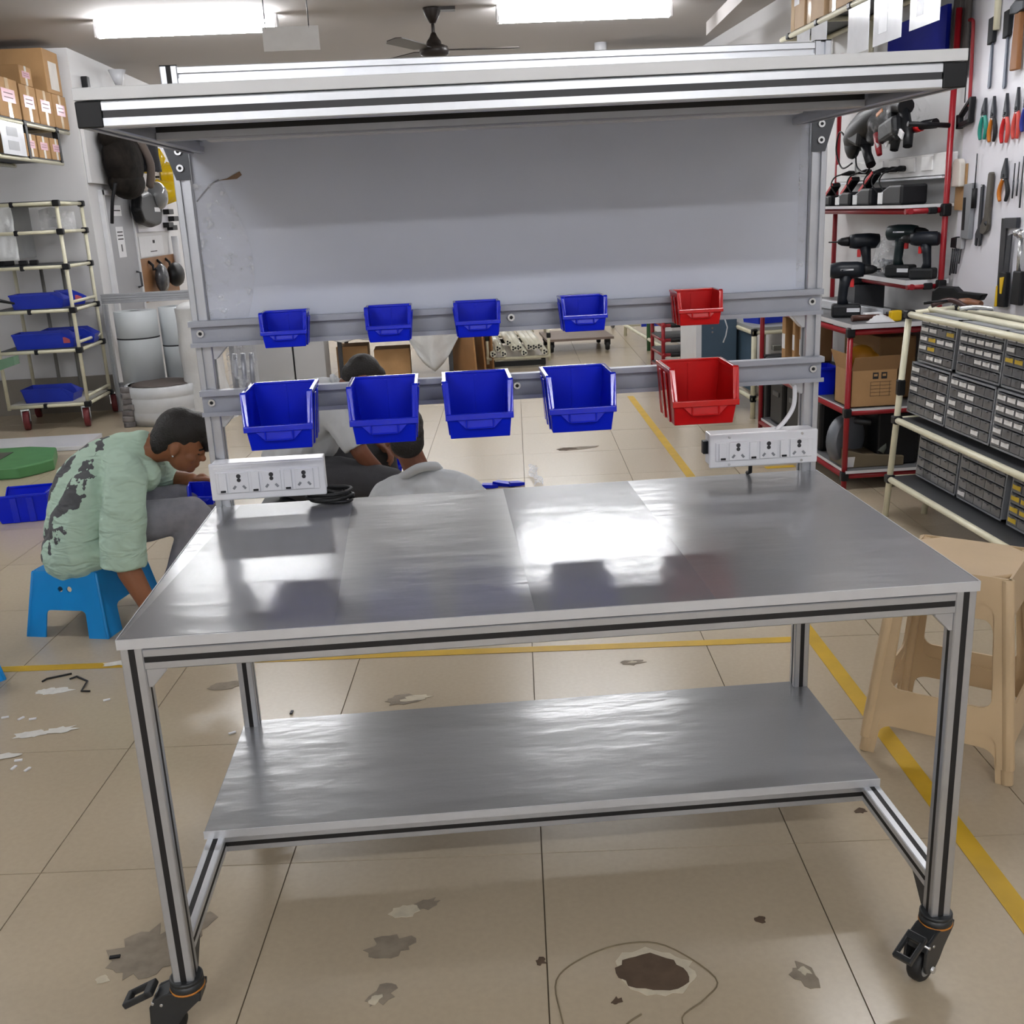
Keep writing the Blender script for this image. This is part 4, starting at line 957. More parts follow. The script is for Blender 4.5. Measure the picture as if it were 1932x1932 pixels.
def cabinet(y1, z, wid, hgt, cols, rows, label, lab, xo=0.0, lm=None, ylw=()):
    """front faces -x; y1 = far (left) edge"""
    lm = lm or mat('drawer_label', '#f6f6f6', .5)
    t = thing('drawer_cabinet', label, 'drawer cabinet', (fx(z) + .022 + xo, y1, z), 0, 'grey drawer cabinets', (0, 0.0625, 0))
    b = MB(); fw = .008
    b.b2((0.008, -wid, 0), (.15, 0, fw)).b2((.008, -wid, hgt - fw), (.15, 0, hgt)).b2((.008, -fw, 0), (.15, 0, hgt)).b2((.008, -wid, 0), (.15, -wid + fw, hgt)).b2((.14, -wid, 0), (.15, 0, hgt))
    ch = (hgt - 2 * fw) / rows; cw = (wid - 2 * fw) / cols
    for r in range(1, rows): b.b2((.010, -wid + fw, fw + r * ch - .002), (.14, -fw, fw + r * ch + .002))
    b.build('frame', CABM, t)
    d0 = MB(); d0.b2((0, -cw * .47, .004), (.004, cw * .47, ch - .006)).b2((.004, -cw * .47, .003), (.12, cw * .47, .006)).b2((-.008, -cw * .2, ch - .012), (.002, cw * .2, ch - .007))
    d0 = d0.build('drawer', DRM, t)
    c0 = MB().b2((.006, -cw * .44, .006), (.11, cw * .44, ch * .55)).build('contents', DRD, d0)
    l0 = MB().b2((-.0014, -cw * .39, ch * .28), (0, cw * .39, ch * .70)).build('label', lm, d0)
    rnd = random.Random(int(y1 * 100 + z * 1000)); first = True
    for r in range(rows):
        for c in range(cols):
            loc = (0.004, -fw - (c + .5) * cw, fw + (rows - 1 - r) * ch)
            if first: d = d0; first = False
            else:
                d = d0.copy(); COL.objects.link(d)
                if rnd.random() < .75: k = c0.copy(); COL.objects.link(k); k.parent = d
                if (r, c) in lab or (r, c) in ylw:
                    k = l0.copy(); COL.objects.link(k); k.parent = d
                    if (r, c) in ylw: k.material_slots[0].link = 'OBJECT'; k.material_slots[0].material = YLAB
            d.location = loc
    if (0, 0) not in lab: bpy.data.objects.remove(l0)
    return t
full = lambda rows, cols, rs: {(r, c) for r in rs for c in range(cols)}
WLAB = mat('drawer_label', '#f4f4f4', .5)
LMOD = None
cabinet(2.93, .752, .335, .215, 4, 5, 'grey drawer cabinet with sparse labels, far end of the top row', {(0, 0), (0, 1), (0, 2), (0, 3), (1, 0), (1, 1), (1, 3), (2, 0), (2, 2), (2, 3), (3, 0), (4, 1), (4, 2)}, 0, None, {(1, 3), (2, 1), (3, 1)})
cabinet(2.565, .752, .355, .215, 5, 5, 'grey drawer cabinet with three full rows of white labels, middle of the top row', full(5, 5, (0, 1, 2)) | {(3, 2), (3, 3), (3, 4)})
cabinet(2.200, .752, .355, .215, 5, 5, 'grey drawer cabinet at the near end of the top row', {(0, 0), (0, 1), (0, 2), (0, 3), (1, 0), (4, 2), (4, 3)}, 0, None, {(2, 0), (2, 1)})
cabinet(2.975, .512, .37, .232, 4, 5, 'grey drawer cabinet with few labels, far end of the middle row', {(0, 0), (0, 3), (1, 0), (2, 0), (2, 3), (3, 2), (4, 3)})
cabinet(2.595, .512, .37, .232, 5, 5, 'grey drawer cabinet in the middle of the middle row', {(0, 0), (0, 1), (0, 2), (1, 1), (1, 2), (2, 0), (2, 2), (3, 0), (4, 3)})
cabinet(2.215, .512, .37, .232, 5, 5, 'grey drawer cabinet with three labels per row, near end of the middle row', full(5, 3, range(5)) - {(3, 1), (3, 2), (4, 2)} | {(1, 3), (2, 3)})
cabinet(2.93, .215, .385, .235, 5, 5, 'grey drawer cabinet full of clear bags, far end of the bottom row', {(0, 0)}, .06, YLAB)
cabinet(2.53, .215, .37, .235, 5, 5, 'grey drawer cabinet with one label, middle of the bottom row', {(4, 0)}, .06)
cabinet(2.12, .215, .37, .235, 5, 5, 'grey drawer cabinet with yellow labels, near end of the bottom row', {(0, 0), (1, 0), (1, 2), (2, 0), (3, 0), (3, 1), (3, 2), (4, 0), (2, 1), (0, 3)}, .06, YLAB)
# clamps and pliers lying on the top rails
t = thing('clamp', 'dark red screw clamp lying on the top rails of the drawer rack', 'clamp', (2.82, 2.80, .985))
MB().tube(bez([(-.09, .05, .02), (-.03, .03, .04), (.0, 0, .035), (.02, -.06, .01)], 5), .012, 8).build('frame', mat('dark_red_cast', '#3c2320', .4), t)
MB().cyl((-.12, .06, .03), (-.02, .02, .04), .007, 8).build('screw', BLK, t)
t = thing('locking_pliers', 'steel locking pliers lying beside the clamp on the drawer rack', 'pliers', (2.86, 2.68, .985))
MB().tube(bez([(-.06, .05, .012), (0, .02, .018), (.05, -.03, .012)], 5), .010, 8).build('handle', STEEL, t); MB().box((.0, .05, .014), (.03, .05, .02), Rz(.6)).build('jaw', FORG, t, .003)
t = thing('glue_gun', 'black hand sealer with a wooden handle lying behind the drawer rack rails', 'tool', (3.0, 3.12, .975), -1.2)
MB().prism([(-.18, 0, .0), (.0, 0, .0), (.10, 0, .02), (.12, 0, .05), (-.02, 0, .055), (-.05, 0, .075), (-.14, 0, .075), (-.18, 0, .05)], (0, .04, 0)).build('body', BLK, t, .006)
MB().tube([(.02, -.03, .015), (.07, -.035, .015), (.15, -.04, .01)], [.014, .019, .015], 10).build('handle', mat('worn_wood', '#7c4f36', .45), t)

# ---------------------------------------------------------------- shelf of cartons high on the right wall
hs = thing('high_pipe_shelf', 'pipe shelf high on the right wall under the ceiling', 'shelf')
for x in (2.83, 3.11): pipe((x, 5.35, 2.44), (x, 2.2, 2.44), CREAM, hs, nm='rail')
for y in (5.3, 4.6, 3.9, 3.2): pipe((2.83, y, 2.44), (3.13, y, 2.44), CREAM, hs, nm='rail'); pipe((3.11, y, 2.44), (3.11, y, 2.16), CREAM, hs, nm='bracket')
MB().b2((2.84, 2.2, 2.455), (3.12, 5.35, 2.462)).build('board', trays, hs)
for k in range(6): joint((2.83, 5.2 - .5 * k, 2.44), hs, (.036, .05, .036))
for k, (y, l, h) in enumerate(((5.22, .26, .30), (4.93, .30, .33), (4.56, .42, .33), (4.08, .5, .32), (3.5, .6, .30))):
    t = thing('carton', 'brown taped carton on the high right shelf, %s from the far end' % ('first', 'second', 'third', 'fourth', 'fifth')[k], 'box', (2.97, y, 2.4625), 0, 'cartons on the high right shelf')
    MB().box((0, -l / 2 + .13 * 0, h / 2), (.26, l - .012, h - .004)).build('box', mat('pale_carton', '#b79a78', .7, 0, .12, 5), t, .004)
    MB().box((-.131, -l * .45, h * .62), (.002, .09, .10)).build('label', PAPER, t); MB().box((-.1312, -l * .2, h * .5), (.001, .05, h)).build('tape', mat('shiny_tape', '#cdb390', .15), t)
for k, (y0, y1, z0, z1) in enumerate(((5.02, 4.80, 2.20, 2.42), (4.77, 4.52, 2.22, 2.42), (4.20, 3.92, 2.19, 2.42), (3.86, 3.53, 2.19, 2.42), (3.44, 3.14, 2.20, 2.42))):
    t = thing('hanging_sheet', 'white sheet in a clear sleeve hanging under the high shelf, %s from the far end' % ('first', 'second', 'third', 'fourth', 'fifth')[k], 'sheet', (0, 0, 0), 0, 'sheets under the high shelf')
    MB().b2((2.818, y1, z0), (2.821, y0, z1)).build('sheet', mat('glossy_sheet', '#dfe2e8', .12), t)
    if k >= 3:
        MB().b2((2.8165, y1 + .16, z0 + .05), (2.818, y0 - .07, z1 - .09)).build('printed_area', mat('grey_print', '#9a9ca2', .4), t); MB().b2((2.8165, y1 + .16, z1 - .085), (2.818, y0 - .07, z1 - .03)).build('printed_area', mat('grey_print2', '#b0b2b8', .4), t)
t = thing('blue_board', 'blue board leaning against the right wall above the rack', 'board')
MB().b2((3.08, 3.62, 2.08), (3.10, 4.3, 2.34)).build('board', mat('deep_blue_board', '#101c8c', .75, spec=0.1), t)
t = thing('grey_cover', 'dark grey sheet hanging beside the blue board on the right wall', 'sheet')
MB().grid(12, 8, lambda u, v: (3.10 + .012 * math.sin(u * 20), 3.60 - .16 * u, 2.0 + .40 * v)).build('cloth', mat('dark_sheet', '#4c4644', .6), t, solid=.004)
# ceiling beam and ducts at the right
MB().prism([(2.66, 6.6, 2.66), (2.74, 6.6, 2.66), (2.74, 6.6, 2.75), (2.66, 6.6, 2.75)], (-.24, -3.2, .03)).build('trim_1', wallg); struct(COL.objects[-1])
t = thing('cable_tray', 'grey cable trays and pipes under the ceiling at the back right', 'duct')
MB().b2((2.2, 8.2, 2.50), (3.1, 8.45, 2.62)).build('tray', mat('grey_duct', '#9a9b9e', .45), t); MB().b2((2.28, 8.0, 2.42), (2.42, 8.2, 2.74)).build('junction_box', WHITE, t, .004)
for k in range(3): MB().cyl((2.2, 8.1, 2.66 + .04 * k), (3.1, 8.1, 2.64 + .05 * k), .018, 8).build('pipe', mat('grey_duct', '#9a9b9e'), t)
t = thing('security_camera', 'small white dome on the ceiling right of the fan', 'camera', (2.12, 8.2, 2.86)); MB().lathe([(.0001, -.12), (.04, -.10), (.055, -.06), (.055, 0)], (0, 0, 0)).build('dome', WHITE, t)
# ================================================================ left side
# column panel, door and hung things on the left wall (x = -2.21)
XL = -2.208
def lw(y, z, d=0.0): return Vector((XL + d, y, z))
def lflat(mb, pts, d0, th): mb.prism([lw(y, z, d0) for y, z in pts], (th, 0, 0)); return mb
dg = mat('grey_door', '#9c9ea3', .45, 0, .04, 3)
door = struct(MB().b2((XL - .002, 7.66, 0.0), (XL + .03, 8.42, 1.76)).build('door_1', dg))
for a, b in (((7.61, 0), (7.66, 1.80)), ((8.42, 0), (8.47, 1.80)), ((7.61, 1.76), (8.47, 1.80))): MB().b2(lw(a[0], a[1]), lw(b[0], b[1], .04)).build('door_frame', mat('white_frame', '#d4d5d8', .4), door)
MB().tube([lw(8.30, .96, .035), lw(8.30, .97, .07), lw(8.30, 1.09, .07), lw(8.30, 1.10, .035)], .010, 8).build('door_handle', DARK, door)
for nm, y0, y1, z0, z1, lab in (('notice', 7.86, 8.08, 1.24, 1.50, 'tall narrow notice stuck on the grey door'), ('notice', 7.86, 8.10, 1.59, 1.68, 'small square notice stuck high on the grey door')):
    t = thing(nm, lab, 'notice'); MB().b2(lw(y0, z0, .031), lw(y1, z1, .033)).build('sheet', PAPER, t)
    for k in range(3 if z0 < 1.4 else 1): MB().b2(lw(y0 + .03, z1 - .05 - .03 * k, .0332), lw(y1 - .03, z1 - .04 - .03 * k, .0338)).build('printed_line', INK, t)
    if z0 < 1.4: MB().b2(lw(y0 + .09, 1.29, .0332), lw(y0 + .13, 1.35, .0338)).build('printed_mark', DARK, t)
t = thing('panel_box', 'white boxed panel high on the side of the left column', 'panel'); MB().b2(lw(7.40, 1.85), lw(7.88, 2.40, .03)).build('panel', wallm, t, .003)
t = thing('backpack', 'large dark mottled backpack hanging beside the white panel on the left wall', 'bag')
b = MB(); b.ball(lw(7.92, 2.04, .165), (.14, .36, .26), 18, 12); b.ball(lw(7.95, 1.86, .16), (.13, .33, .14), 14, 10); b.ball(lw(7.85, 2.22, .14), (.11, .32, .12), 14, 8)
b.build('body', mat('dark_camouflage', '#1f1b18', .85, 0, .7, 10, bump=.8, bscale=12, spec=.15), t)
MB().tube(bez([lw(8.05, 2.20, .29), lw(8.22, 2.02, .31), lw(8.38, 1.84, .24)], 5), .035, 8).build('strap', mat('grey_brown_cloth', '#6d625c', .8), t)
MB().tube(bez([lw(7.60, 1.85, .16), lw(7.58, 1.70, .12), lw(7.62, 1.53, .08)], 5), .016, 6).build('strap', BLK, t)
t = thing('jacket', 'black jacket hanging between the backpack and the yellow helmets', 'jacket'); MB().grid(10, 12, lambda u, v: lw(8.28 + .48 * u, 1.97 + .30 * v, .22 + .05 * math.sin(u * 9 + v) )).build('cloth', mat('black_cloth', '#2b2b30', .8, 0, .15, 12), t, solid=.03)
HEL = mat('yellow_helmet', '#e8c30e', .25, 0, .04, 6)
def helmet(y, z, lab):
    t = thing('safety_helmet', lab, 'helmet', (0, 0, 0), 0, 'yellow helmets on the left wall')
    prof = [(.0001, .17), (.045, .162), (.08, .138), (.10, .095), (.112, .045), (.116, 0), (.132, -.01), (.132, -.018), (.112, -.012)]
    MB().lathe([(r, h) for r, h in prof[::-1]], lw(y, z, .05), 'x', 24).build('shell', HEL, t)
    MB().tube([lw(y, z + a, .05 + h) for a, h in ((-.115, .02), (-.08, .14), (0, .178), (.08, .14), (.115, .02))], .012, 8).build('ridge', HEL, t)
    MB().cyl(lw(y, z + .15, -.01), lw(y, z + .15, .06), .01, 6).build('hook', BLK, t)
helmet(9.10, 2.11, 'yellow safety helmet hanging highest on the left wall'); helmet(9.80, 1.99, 'yellow safety helmet hanging furthest back on the left wall, partly behind the upright'); helmet(9.50, 1.81, 'yellow safety helmet hanging lowest on the left wall')
t = thing('welding_mask', 'black welding shield with a small pale label hanging under the helmets', 'mask'); b = MB(); lflat(b, [(8.42, 1.78), (8.30, 1.64), (8.40, 1.52), (8.75, 1.48), (9.02, 1.50), (9.12, 1.64), (9.0, 1.76), (8.70, 1.81)], .05, .10); b.build('shell', BLK, t, .04, 4)
MB().b2(lw(8.78, 1.62, .151), lw(8.98, 1.66, .153)).build('label', PAPER, t)
t = thing('face_shield', 'clear and grey face shield hanging beside the black welding shield', 'mask'); b = MB(); b.ball(lw(9.02, 1.77, .14), (.09, .18, .13), 14, 10); b.build('visor', mat('smoky_visor', '#77797b', .12), t)
t = thing('notice_board', 'white board under the welding shield on the left wall', 'board'); MB().b2(lw(8.62, 1.44), lw(9.80, 2.10, .02)).build('board', boardw, t)
t = thing('notice', 'white notice sheet between the white board and brown board on the left wall', 'notice'); MB().b2(lw(8.64, 1.21, .001), lw(9.52, 1.40, .004)).build('sheet', PAPER, t); MB().b2(lw(9.0, 1.25, .0045), lw(9.25, 1.258, .005)).build('printed_line', INK, t); MB().b2(lw(9.12, 1.33, .0045), lw(9.2, 1.36, .005)).build('printed_mark', INK, t)
t = thing('hook_board', 'brown wooden hook board low on the left wall', 'board'); MB().b2(lw(8.50, .80), lw(9.90, 1.20, .02)).build('board', mat('brown_board', '#94683f', .6, 0, .12, 4, stretch=(1, .3, 3)), t)
for y in (8.80, 9.12, 9.45): MB().tube([lw(y, 1.17, .02), lw(y, 1.13, .06), lw(y, 1.09, .06), lw(y, 1.10, .09)], .014, 6).build('hook', BLK, t)
t = thing('black_bag', 'black bag hanging from the brown hook board, the right one', 'bag'); MB().ball(lw(9.40, 1.01, .12), (.08, .18, .12), 14, 10).build('bag', BLK, t)
t = thing('black_bag', 'dark grey plastic bag hanging from the brown hook board, the left one', 'bag'); MB().ball(lw(8.92, 1.0, .10), (.06, .14, .14), 14, 10).build('bag', mat('dark_film_bag', '#46474b', .25, 0, .3, 20, bump=.6, bscale=20), t)
t = thing('pipe_brackets', 'black brackets and pipes beyond the helmets on the left wall', 'bracket')
for k, (y, z) in enumerate(((9.62, 1.60), (9.80, 1.53), (9.70, 1.44), (9.55, 1.47))): MB().b2(lw(y, z, 0), lw(y + .2, z + .05, .08)).build('bracket', BLK, t, .004)
MB().cyl(lw(9.80, 1.38, .06), lw(9.80, .9, .06), .035, 10).build('pipe', WHITE, t)
# small things high on the left wall
t = thing('lamp_fitting', 'white lamp shade fitting at the top of the left wall', 'fitting'); MB().lathe([(.03, 0), (.075, .12), (.07, .12)], lw(8.27, 2.68, .12), 'z', 16).build('shade', WHITE, t)
for i, (y, z) in enumerate(((7.62, 2.52), (8.10, 2.55))):
    t = thing('cable_fitting', 'dark %s fitting high on the left wall above the backpack' % ('narrow' if i == 0 else 'lumpy'), 'fitting'); MB().b2(lw(y, z, 0), lw(y + (.07 if i == 0 else .22), z + (.16 if i == 0 else .08), .05)).build('fitting', DARK if i else BLK, t, .006)

t = thing('hanging_plate', 'pale blank plate hanging on two wires from the ceiling beside the left lamp', 'sign')
MB().b2((-.355, 5.0, 2.44), (-.03, 5.006, 2.57)).build('plate', mat('pale_plate', '#c3c2bf', .6), t)
for x in (-.335, -.085): MB().cyl((x, 5.003, 2.57 - .01), (x, 5.003, CEIL), .0035, 6).build('wire', DARK, t)
# ---------------------------------------------------------------- shelf of cartons at the top left
ls = thing('carton_shelf', 'cream pipe shelf with cartons under the ceiling at the top left', 'shelf')
for z in (2.225, 1.985):
    for x in (-2.27, -2.63): pipe((x, 5.0, z), (x, 7.30 if z > 2.1 else 7.05, z), CREAM, ls, nm='rail')
    MB().b2((-2.64, 5.0, z + .015), (-2.26, 7.31 if z > 2.1 else 7.06, z + .021)).build('board', trays, ls)
for y in (6.35, 7.0): pipe((-2.62, y, 1.98), (-2.62, y, CEIL), CREAM, ls, nm='post'); pipe((-2.27, y, 2.225), (-2.63, y, 2.225), CREAM, ls, nm='rail'); joint((-2.27, y, 2.225), ls, (.04, .06, .05)); MB().b2((-2.29, y - .02, 1.99), (-2.25, y + .02, 2.22)).build('bracket', BLK, ls)
PINK = mat('pink_label', '#d9a7b4', .25); SHT = mat('shiny_tape2', '#e8e4de', .08)
def pcarton(y0, y1, z0, z1, x0, lab, pink=True, grp='cartons on the top left shelf'):
    t = thing('carton', lab, 'box', (0, 0, 0), 0, grp)
    MB().b2((x0, y0 + .006, z0), (-2.255, y1 - .006, z1)).build('box', CARD, t, .004)
    h = z1 - z0; c = (y0 + y1) / 2; w_ = (y1 - y0)
    if pink:
        l = MB().b2((-2.2548, c - w_ * .30, z0 + h * .38), (-2.2535, c + w_ * .30, z0 + h * .72)).build('pink_label', PINK, t)
        for k in range(2): MB().b2((-2.2534, c - w_ * .2, z0 + h * (.60 - .11 * k)), (-2.2528, c + w_ * .2, z0 + h * (.625 - .11 * k))).build('printed_line', mat('label_ink', '#6b4a55', .5), l)
        MB().b2((-2.2549, c - w_ * .08, z0), (-2.2539, c + w_ * .08, z1)).build('tape', SHT if w_ < .29 else mat('shiny_tape', '#cdb390', .15), t)
    return t
for i, (y0, y1) in enumerate(((5.93, 6.32), (6.34, 6.66), (6.67, 6.99), (7.0, 7.31))): pcarton(y0, y1, 2.2465, 2.49 if i else 2.50, -2.55, 'brown carton with a pink label on the upper left shelf, %s from the column' % ('fourth', 'third', 'second', 'first')[i])
tq = pcarton(6.93, 7.27, 2.4915, 2.80, -3.05, 'large brown carton lying on top of the row of cartons at the top left', False)
MB().b2((-2.2545, 7.02, 2.52), (-2.2530, 7.2, 2.72)).build('tape', SHT, tq)
pcarton(6.40, 6.64, 2.4915, 2.62, -2.5, 'small taped carton standing in front of the large carton at the top left')
for i, (y0, y1) in enumerate(((6.30, 6.52), (6.54, 6.78), (6.80, 7.04))): pcarton(y0, y1, 2.0065, 2.16, -2.5, 'small carton with pink label on the lower left shelf, %s from the column' % ('third', 'second', 'first')[i], True, 'small cartons on the lower left shelf')
t = thing('hanging_sheet', 'white printed sheet hanging at the left edge over the lower shelf', 'sheet'); MB().b2((-2.245, 5.85, 2.0), (-2.242, 6.26, 2.21)).build('sheet', mat('glossy_sheet', '#dfe2e8'), t)
for z in (2.03, 2.12): MB().b2((-2.2415, 5.95, z), (-2.241, 6.14, z + .06)).build('printed_area', mat('grey_print', '#9a9ca2'), t)

# ---------------------------------------------------------------- pipe trolley with blue bins
tr_ = thing('pipe_trolley', 'cream pipe trolley with five shelves and red castors by the left wall', 'trolley')
TX0, TX1, TY0, TY1 = -2.83, -2.225, 6.63, 7.20
for x in (TX0, TX1):
    for y in (TY0, TY1): pipe((x, y, .16), (x, y, 1.70), CREAM, tr_, .014, 'post')
for x in (-2.62, -2.45): pipe((x, TY1, .16), (x, TY1, 1.2), mat('grey_pipe', '#8d8c86', .35), tr_, .014, 'post')
for z in (1.69, 1.485, 1.23, .905, .60, .18):
    for x in (TX0, TX1): pipe((x, TY0, z), (x, TY1, z), CREAM, tr_, .013, 'rail')
    for y in (TY0, TY1): pipe((TX0, y, z), (TX1, y, z), CREAM, tr_, .013, 'rail')
    for y in (TY0, TY1): joint((TX1, y, z), tr_, (.05, .05, .045))
    if z not in (1.485,): MB().b2((TX0 + .01, TY0 + .01, z + .013), (TX1 - .01, TY1 - .01, z + .019)).build('board', mat('pale_board', '#c7c4ba', .5) if z < .3 else trays, tr_)
    if z < 1: pipe((TX1, TY0, z + .06), (TX1, TY1, z + .06), CREAM, tr_, .012, 'rail')
    joint((-2.55, TY0, z), tr_, (.03, .034, .04))
MARO = mat('maroon_tyre', '#6d2328', .5)
for x, y in ((TX0 + .12, TY0), (TX1 - .03, TY0 + .02), (TX1, TY1 + .08), (TX0, TY1)):
    c = part_empty('castor', tr_, (x, y, 0), (0, 0, .25))
    MB().lathe([(.02, -.02), (.07, -.022), (.075, -.015), (.075, .015), (.07, .022), (.02, .02)], (0, 0, .0755), 'x', 22).build('wheel', MARO, c)
    MB().lathe([(.0001, -.024), (.03, -.024), (.03, .024), (.0001, .024)], (0, 0, .0755), 'x', 16).build('hub', DARK, c)
    f = MB(); f.b2((-.032, -.02, .07), (-.026, .02, .165)).b2((.026, -.02, .07), (.032, .02, .165)).b2((-.032, -.03, .155), (.032, .03, .166)); f.build('fork', STEEL, c)
BLUT = mat('dusty_blue_plastic', '#1733b8', .4, 0, .06, 8)
def tote(loc, l, w_, h, rz, lab, red=False):
    t = thing('shallow_bin', lab, 'bin', loc, rz, 'blue bins on the trolley')
    b = MB(); th = .005
    for s in (-1, 1):
        b.prism([(-l / 2 + .02, s * w_ * .44, 0), (l / 2 - .02, s * w_ * .44, 0), (l / 2, s * w_ * .5, h * .55), (l / 2 - .09, s * w_ * .5, h), (-l / 2, s * w_ * .5, h)], (0, -s * th, 0))
        b.b2((-l / 2, s * w_ * .5, h - .012), (l / 2 - .09, s * (w_ * .5 + .008), h))
    b.prism([(-l / 2 + .02, -w_ * .44, 0), (-l / 2 + .02, w_ * .44, 0), (-l / 2, w_ * .5, h), (-l / 2, -w_ * .5, h)], (th, 0, 0))
    b.prism([(l / 2 - .02, -w_ * .44, 0), (l / 2 - .02, w_ * .44, 0), (l / 2, w_ * .5, h * .55), (l / 2, -w_ * .5, h * .55)], (-th, 0, 0))
    b.b2((-l / 2 + .02, -w_ * .44, 0), (l / 2 - .02, w_ * .44, th)); b.build('body', BLUT, t)
    if red: MB().box((l / 2 - .06, -w_ * .47, h * .5), (.05, .004, .05)).build('red_sticker', mat('faded_red', '#b34b55', .5), t)
    return t
tote((-2.50, 6.76, .9245), .40, .20, .11, 0.03, 'blue bin on the middle shelf of the trolley, in front')
tote((-2.36, 7.02, .9245), .22, .20, .11, 0.4, 'blue bin with a faded red label on the middle shelf of the trolley, behind', True)
tote((-2.50, 6.76, .6195), .46, .20, .12, 0.05, 'blue bin with a red sticker on the fourth shelf of the trolley, in front', True)
tote((-2.40, 7.02, .6195), .40, .20, .12, 0.1, 'blue bin on the fourth shelf of the trolley, behind')
tote((-2.54, 6.80, .1995), .40, .24, .11, 0.0, 'blue bin on the bottom deck of the trolley')
t = thing('film_stack', 'stack of sheets under crumpled grey film at the upper left of the trolley', 'package'); MB().b2((-2.82, 6.66, 1.30), (-2.60, 7.1, 1.68)).build('sheets', mat('grey_sheets', '#8f9293', .5), t)
MB().grid(14, 14, lambda u, v: (-2.83 + .27 * u, 6.64 - .02 * noise.noise(Vector((u * 6, v * 6, 1))), 1.29 + .40 * v)).build('film', mat('cloudy_film', '#d3d6d8', .3, 0, .06, 8, bump=.6, bscale=14), t, solid=.004)
t = thing('clear_bag', 'clear plastic bag hanging inside the upper right of the trolley', 'bag'); MB().grid(12, 10, lambda u, v: (-2.50 + .26 * u, 7.02 + .03 * math.sin(u * 8), 1.50 + .15 * v + .02 * math.sin(u * 5))).build('bag', plastic_film('bag_film2', '#e8eaec', .55, .15, .8, 20), t)
t = thing('dark_monitor', 'dark box at the left edge on the third trolley shelf', 'box', (-2.80, 6.8, 1.25)); MB().box((.0, 0, .08), (.2, .2, .16)).build('case', BLK, t, .006)
for i, x in enumerate((-2.56, -2.48)):
    t = thing('black_fitting', 'small black fitting on the third trolley shelf, the %s' % ('left one', 'right one')[i], 'fitting', (x, 6.70, 1.25)); MB().box((0, 0, .018), (.06, .04, .036)).build('body', BLK, t, .006)
t = thing('dark_drill', 'dark hand drill lying at the left edge on the trolley above the blue bins', 'drill', (-2.82, 6.55, .98)); MB().tube([(-.1, 0, .04), (.02, 0, .04), (.06, 0, .035), (.20, 0, .0)], [.05, .05, .015, .008], 10).build('body', BLK, t)

# ---------------------------------------------------------------- rolls, sack and frame behind the man in green
ROLL = mat('grey_white_foam', '#b9bfc2', .55, 0, .03, 3)
def roll(x, y, r, z0, h, lab, seam):
    t = thing('foam_roll', lab, 'roll', (x, y, z0)); rr_ = random.Random(int(x * -100))
    MB().lathe([(r * .25, h), (r * .25, .002), (r, 0), (r, h * seam), (r * .985, h * seam + .004), (r, h * seam + .008), (r * 1.0, h), (r * .9, h + .002), (r * .25, h)], (0, 0, 0), 'z', 30).build('roll', ROLL, t)
    MB().lathe([(r * 1.004, h * seam - .003), (r * 1.004, h * seam + .008)], (0, 0, 0), 'z', 30).build('band', INK, t)
    return t
roll(-1.865, 6.98, .165, 0.26, .59, 'thick pale grey foam roll standing on end, left of the pair', .64)
roll(-1.60, 7.12, .115, 0.24, .62, 'thinner pale grey foam roll standing on end, right of the pair', .50)
t = thing('foam_drum', 'wide low drum of coiled white foam in front of the rolls', 'roll', (-1.66, 6.72, 0))
MB().lathe([(.26, .30), (.26, .02), (.275, .0), (.285, .10), (.282, .105), (.285, .11), (.285, .21), (.282, .215), (.285, .22), (.285, .30), (.26, .30)], (0, 0, 0), 'z', 34).build('coil', mat('white_foam', '#c9cccf', .5), t); MB().lathe([(.0001, .02), (.26, .02)], (0, 0, 0)).build('base', DKG, t)
MB().lathe([(.262, .295), (.2, .31), (.0001, .305)], (0, 0, 0)).build('lid', mat('brown_grey_lid', '#5d5450', .7), t)
t = thing('striped_cloth', 'grey striped cloth hanging over the edge of the low foam drum', 'cloth')
for k in range(7):
    MB().grid(4, 3, lambda u, v: (-1.93 + .09 * u + .012 * math.sin(k), 6.515 - .012 * math.sin(u * 5 + k) - .01 * k * .3, .31 - .045 * (k + v))).build('stripe', mat('grey_cloth_a', '#84807f', .85) if k % 2 else mat('grey_cloth_b', '#716d6d', .85), t, solid=.006)
t = thing('white_sack', 'tall white woven sack standing right of the foam rolls', 'sack')
def sackf(u, v):
    q = 2 * PI * u; r = .16 + .05 * (1 - v) ** 2 - .03 * v; k = 1 + .13 * noise.noise(Vector((math.cos(q) * 2, math.sin(q) * 2, v * 4)))
    return (-1.36 + r * k * math.cos(q) + .06 * (1 - v) , 6.72 + .13 * k * math.sin(q), .87 * v)
o = MB().grid(28, 20, sackf).ball((-1.36, 6.72, .86), (.12, .10, .06), 14, 8).build('sack', mat('white_woven', '#d3d4d4', .75, 0, .04, 12, bump=.4, bscale=25), t)
fr_ = thing('profile_frame', 'low aluminium profile frame standing behind the foam rolls', 'frame')
for z in (.955, .915): profile('rail', (-2.20, 7.27, z), (-0.9, 7.27, z), fr_, '', mat('dull_aluminium', '#a9abb0', .4, .5))
for x in (-2.18, -1.2): profile('leg', (x, 7.27, 0), (x, 7.27, .89), fr_)
for z in (.12, .22): profile('rail', (-2.20, 7.30, z), (-1.7, 7.30, z), fr_, '', mat('dull_aluminium', '#94969a'))
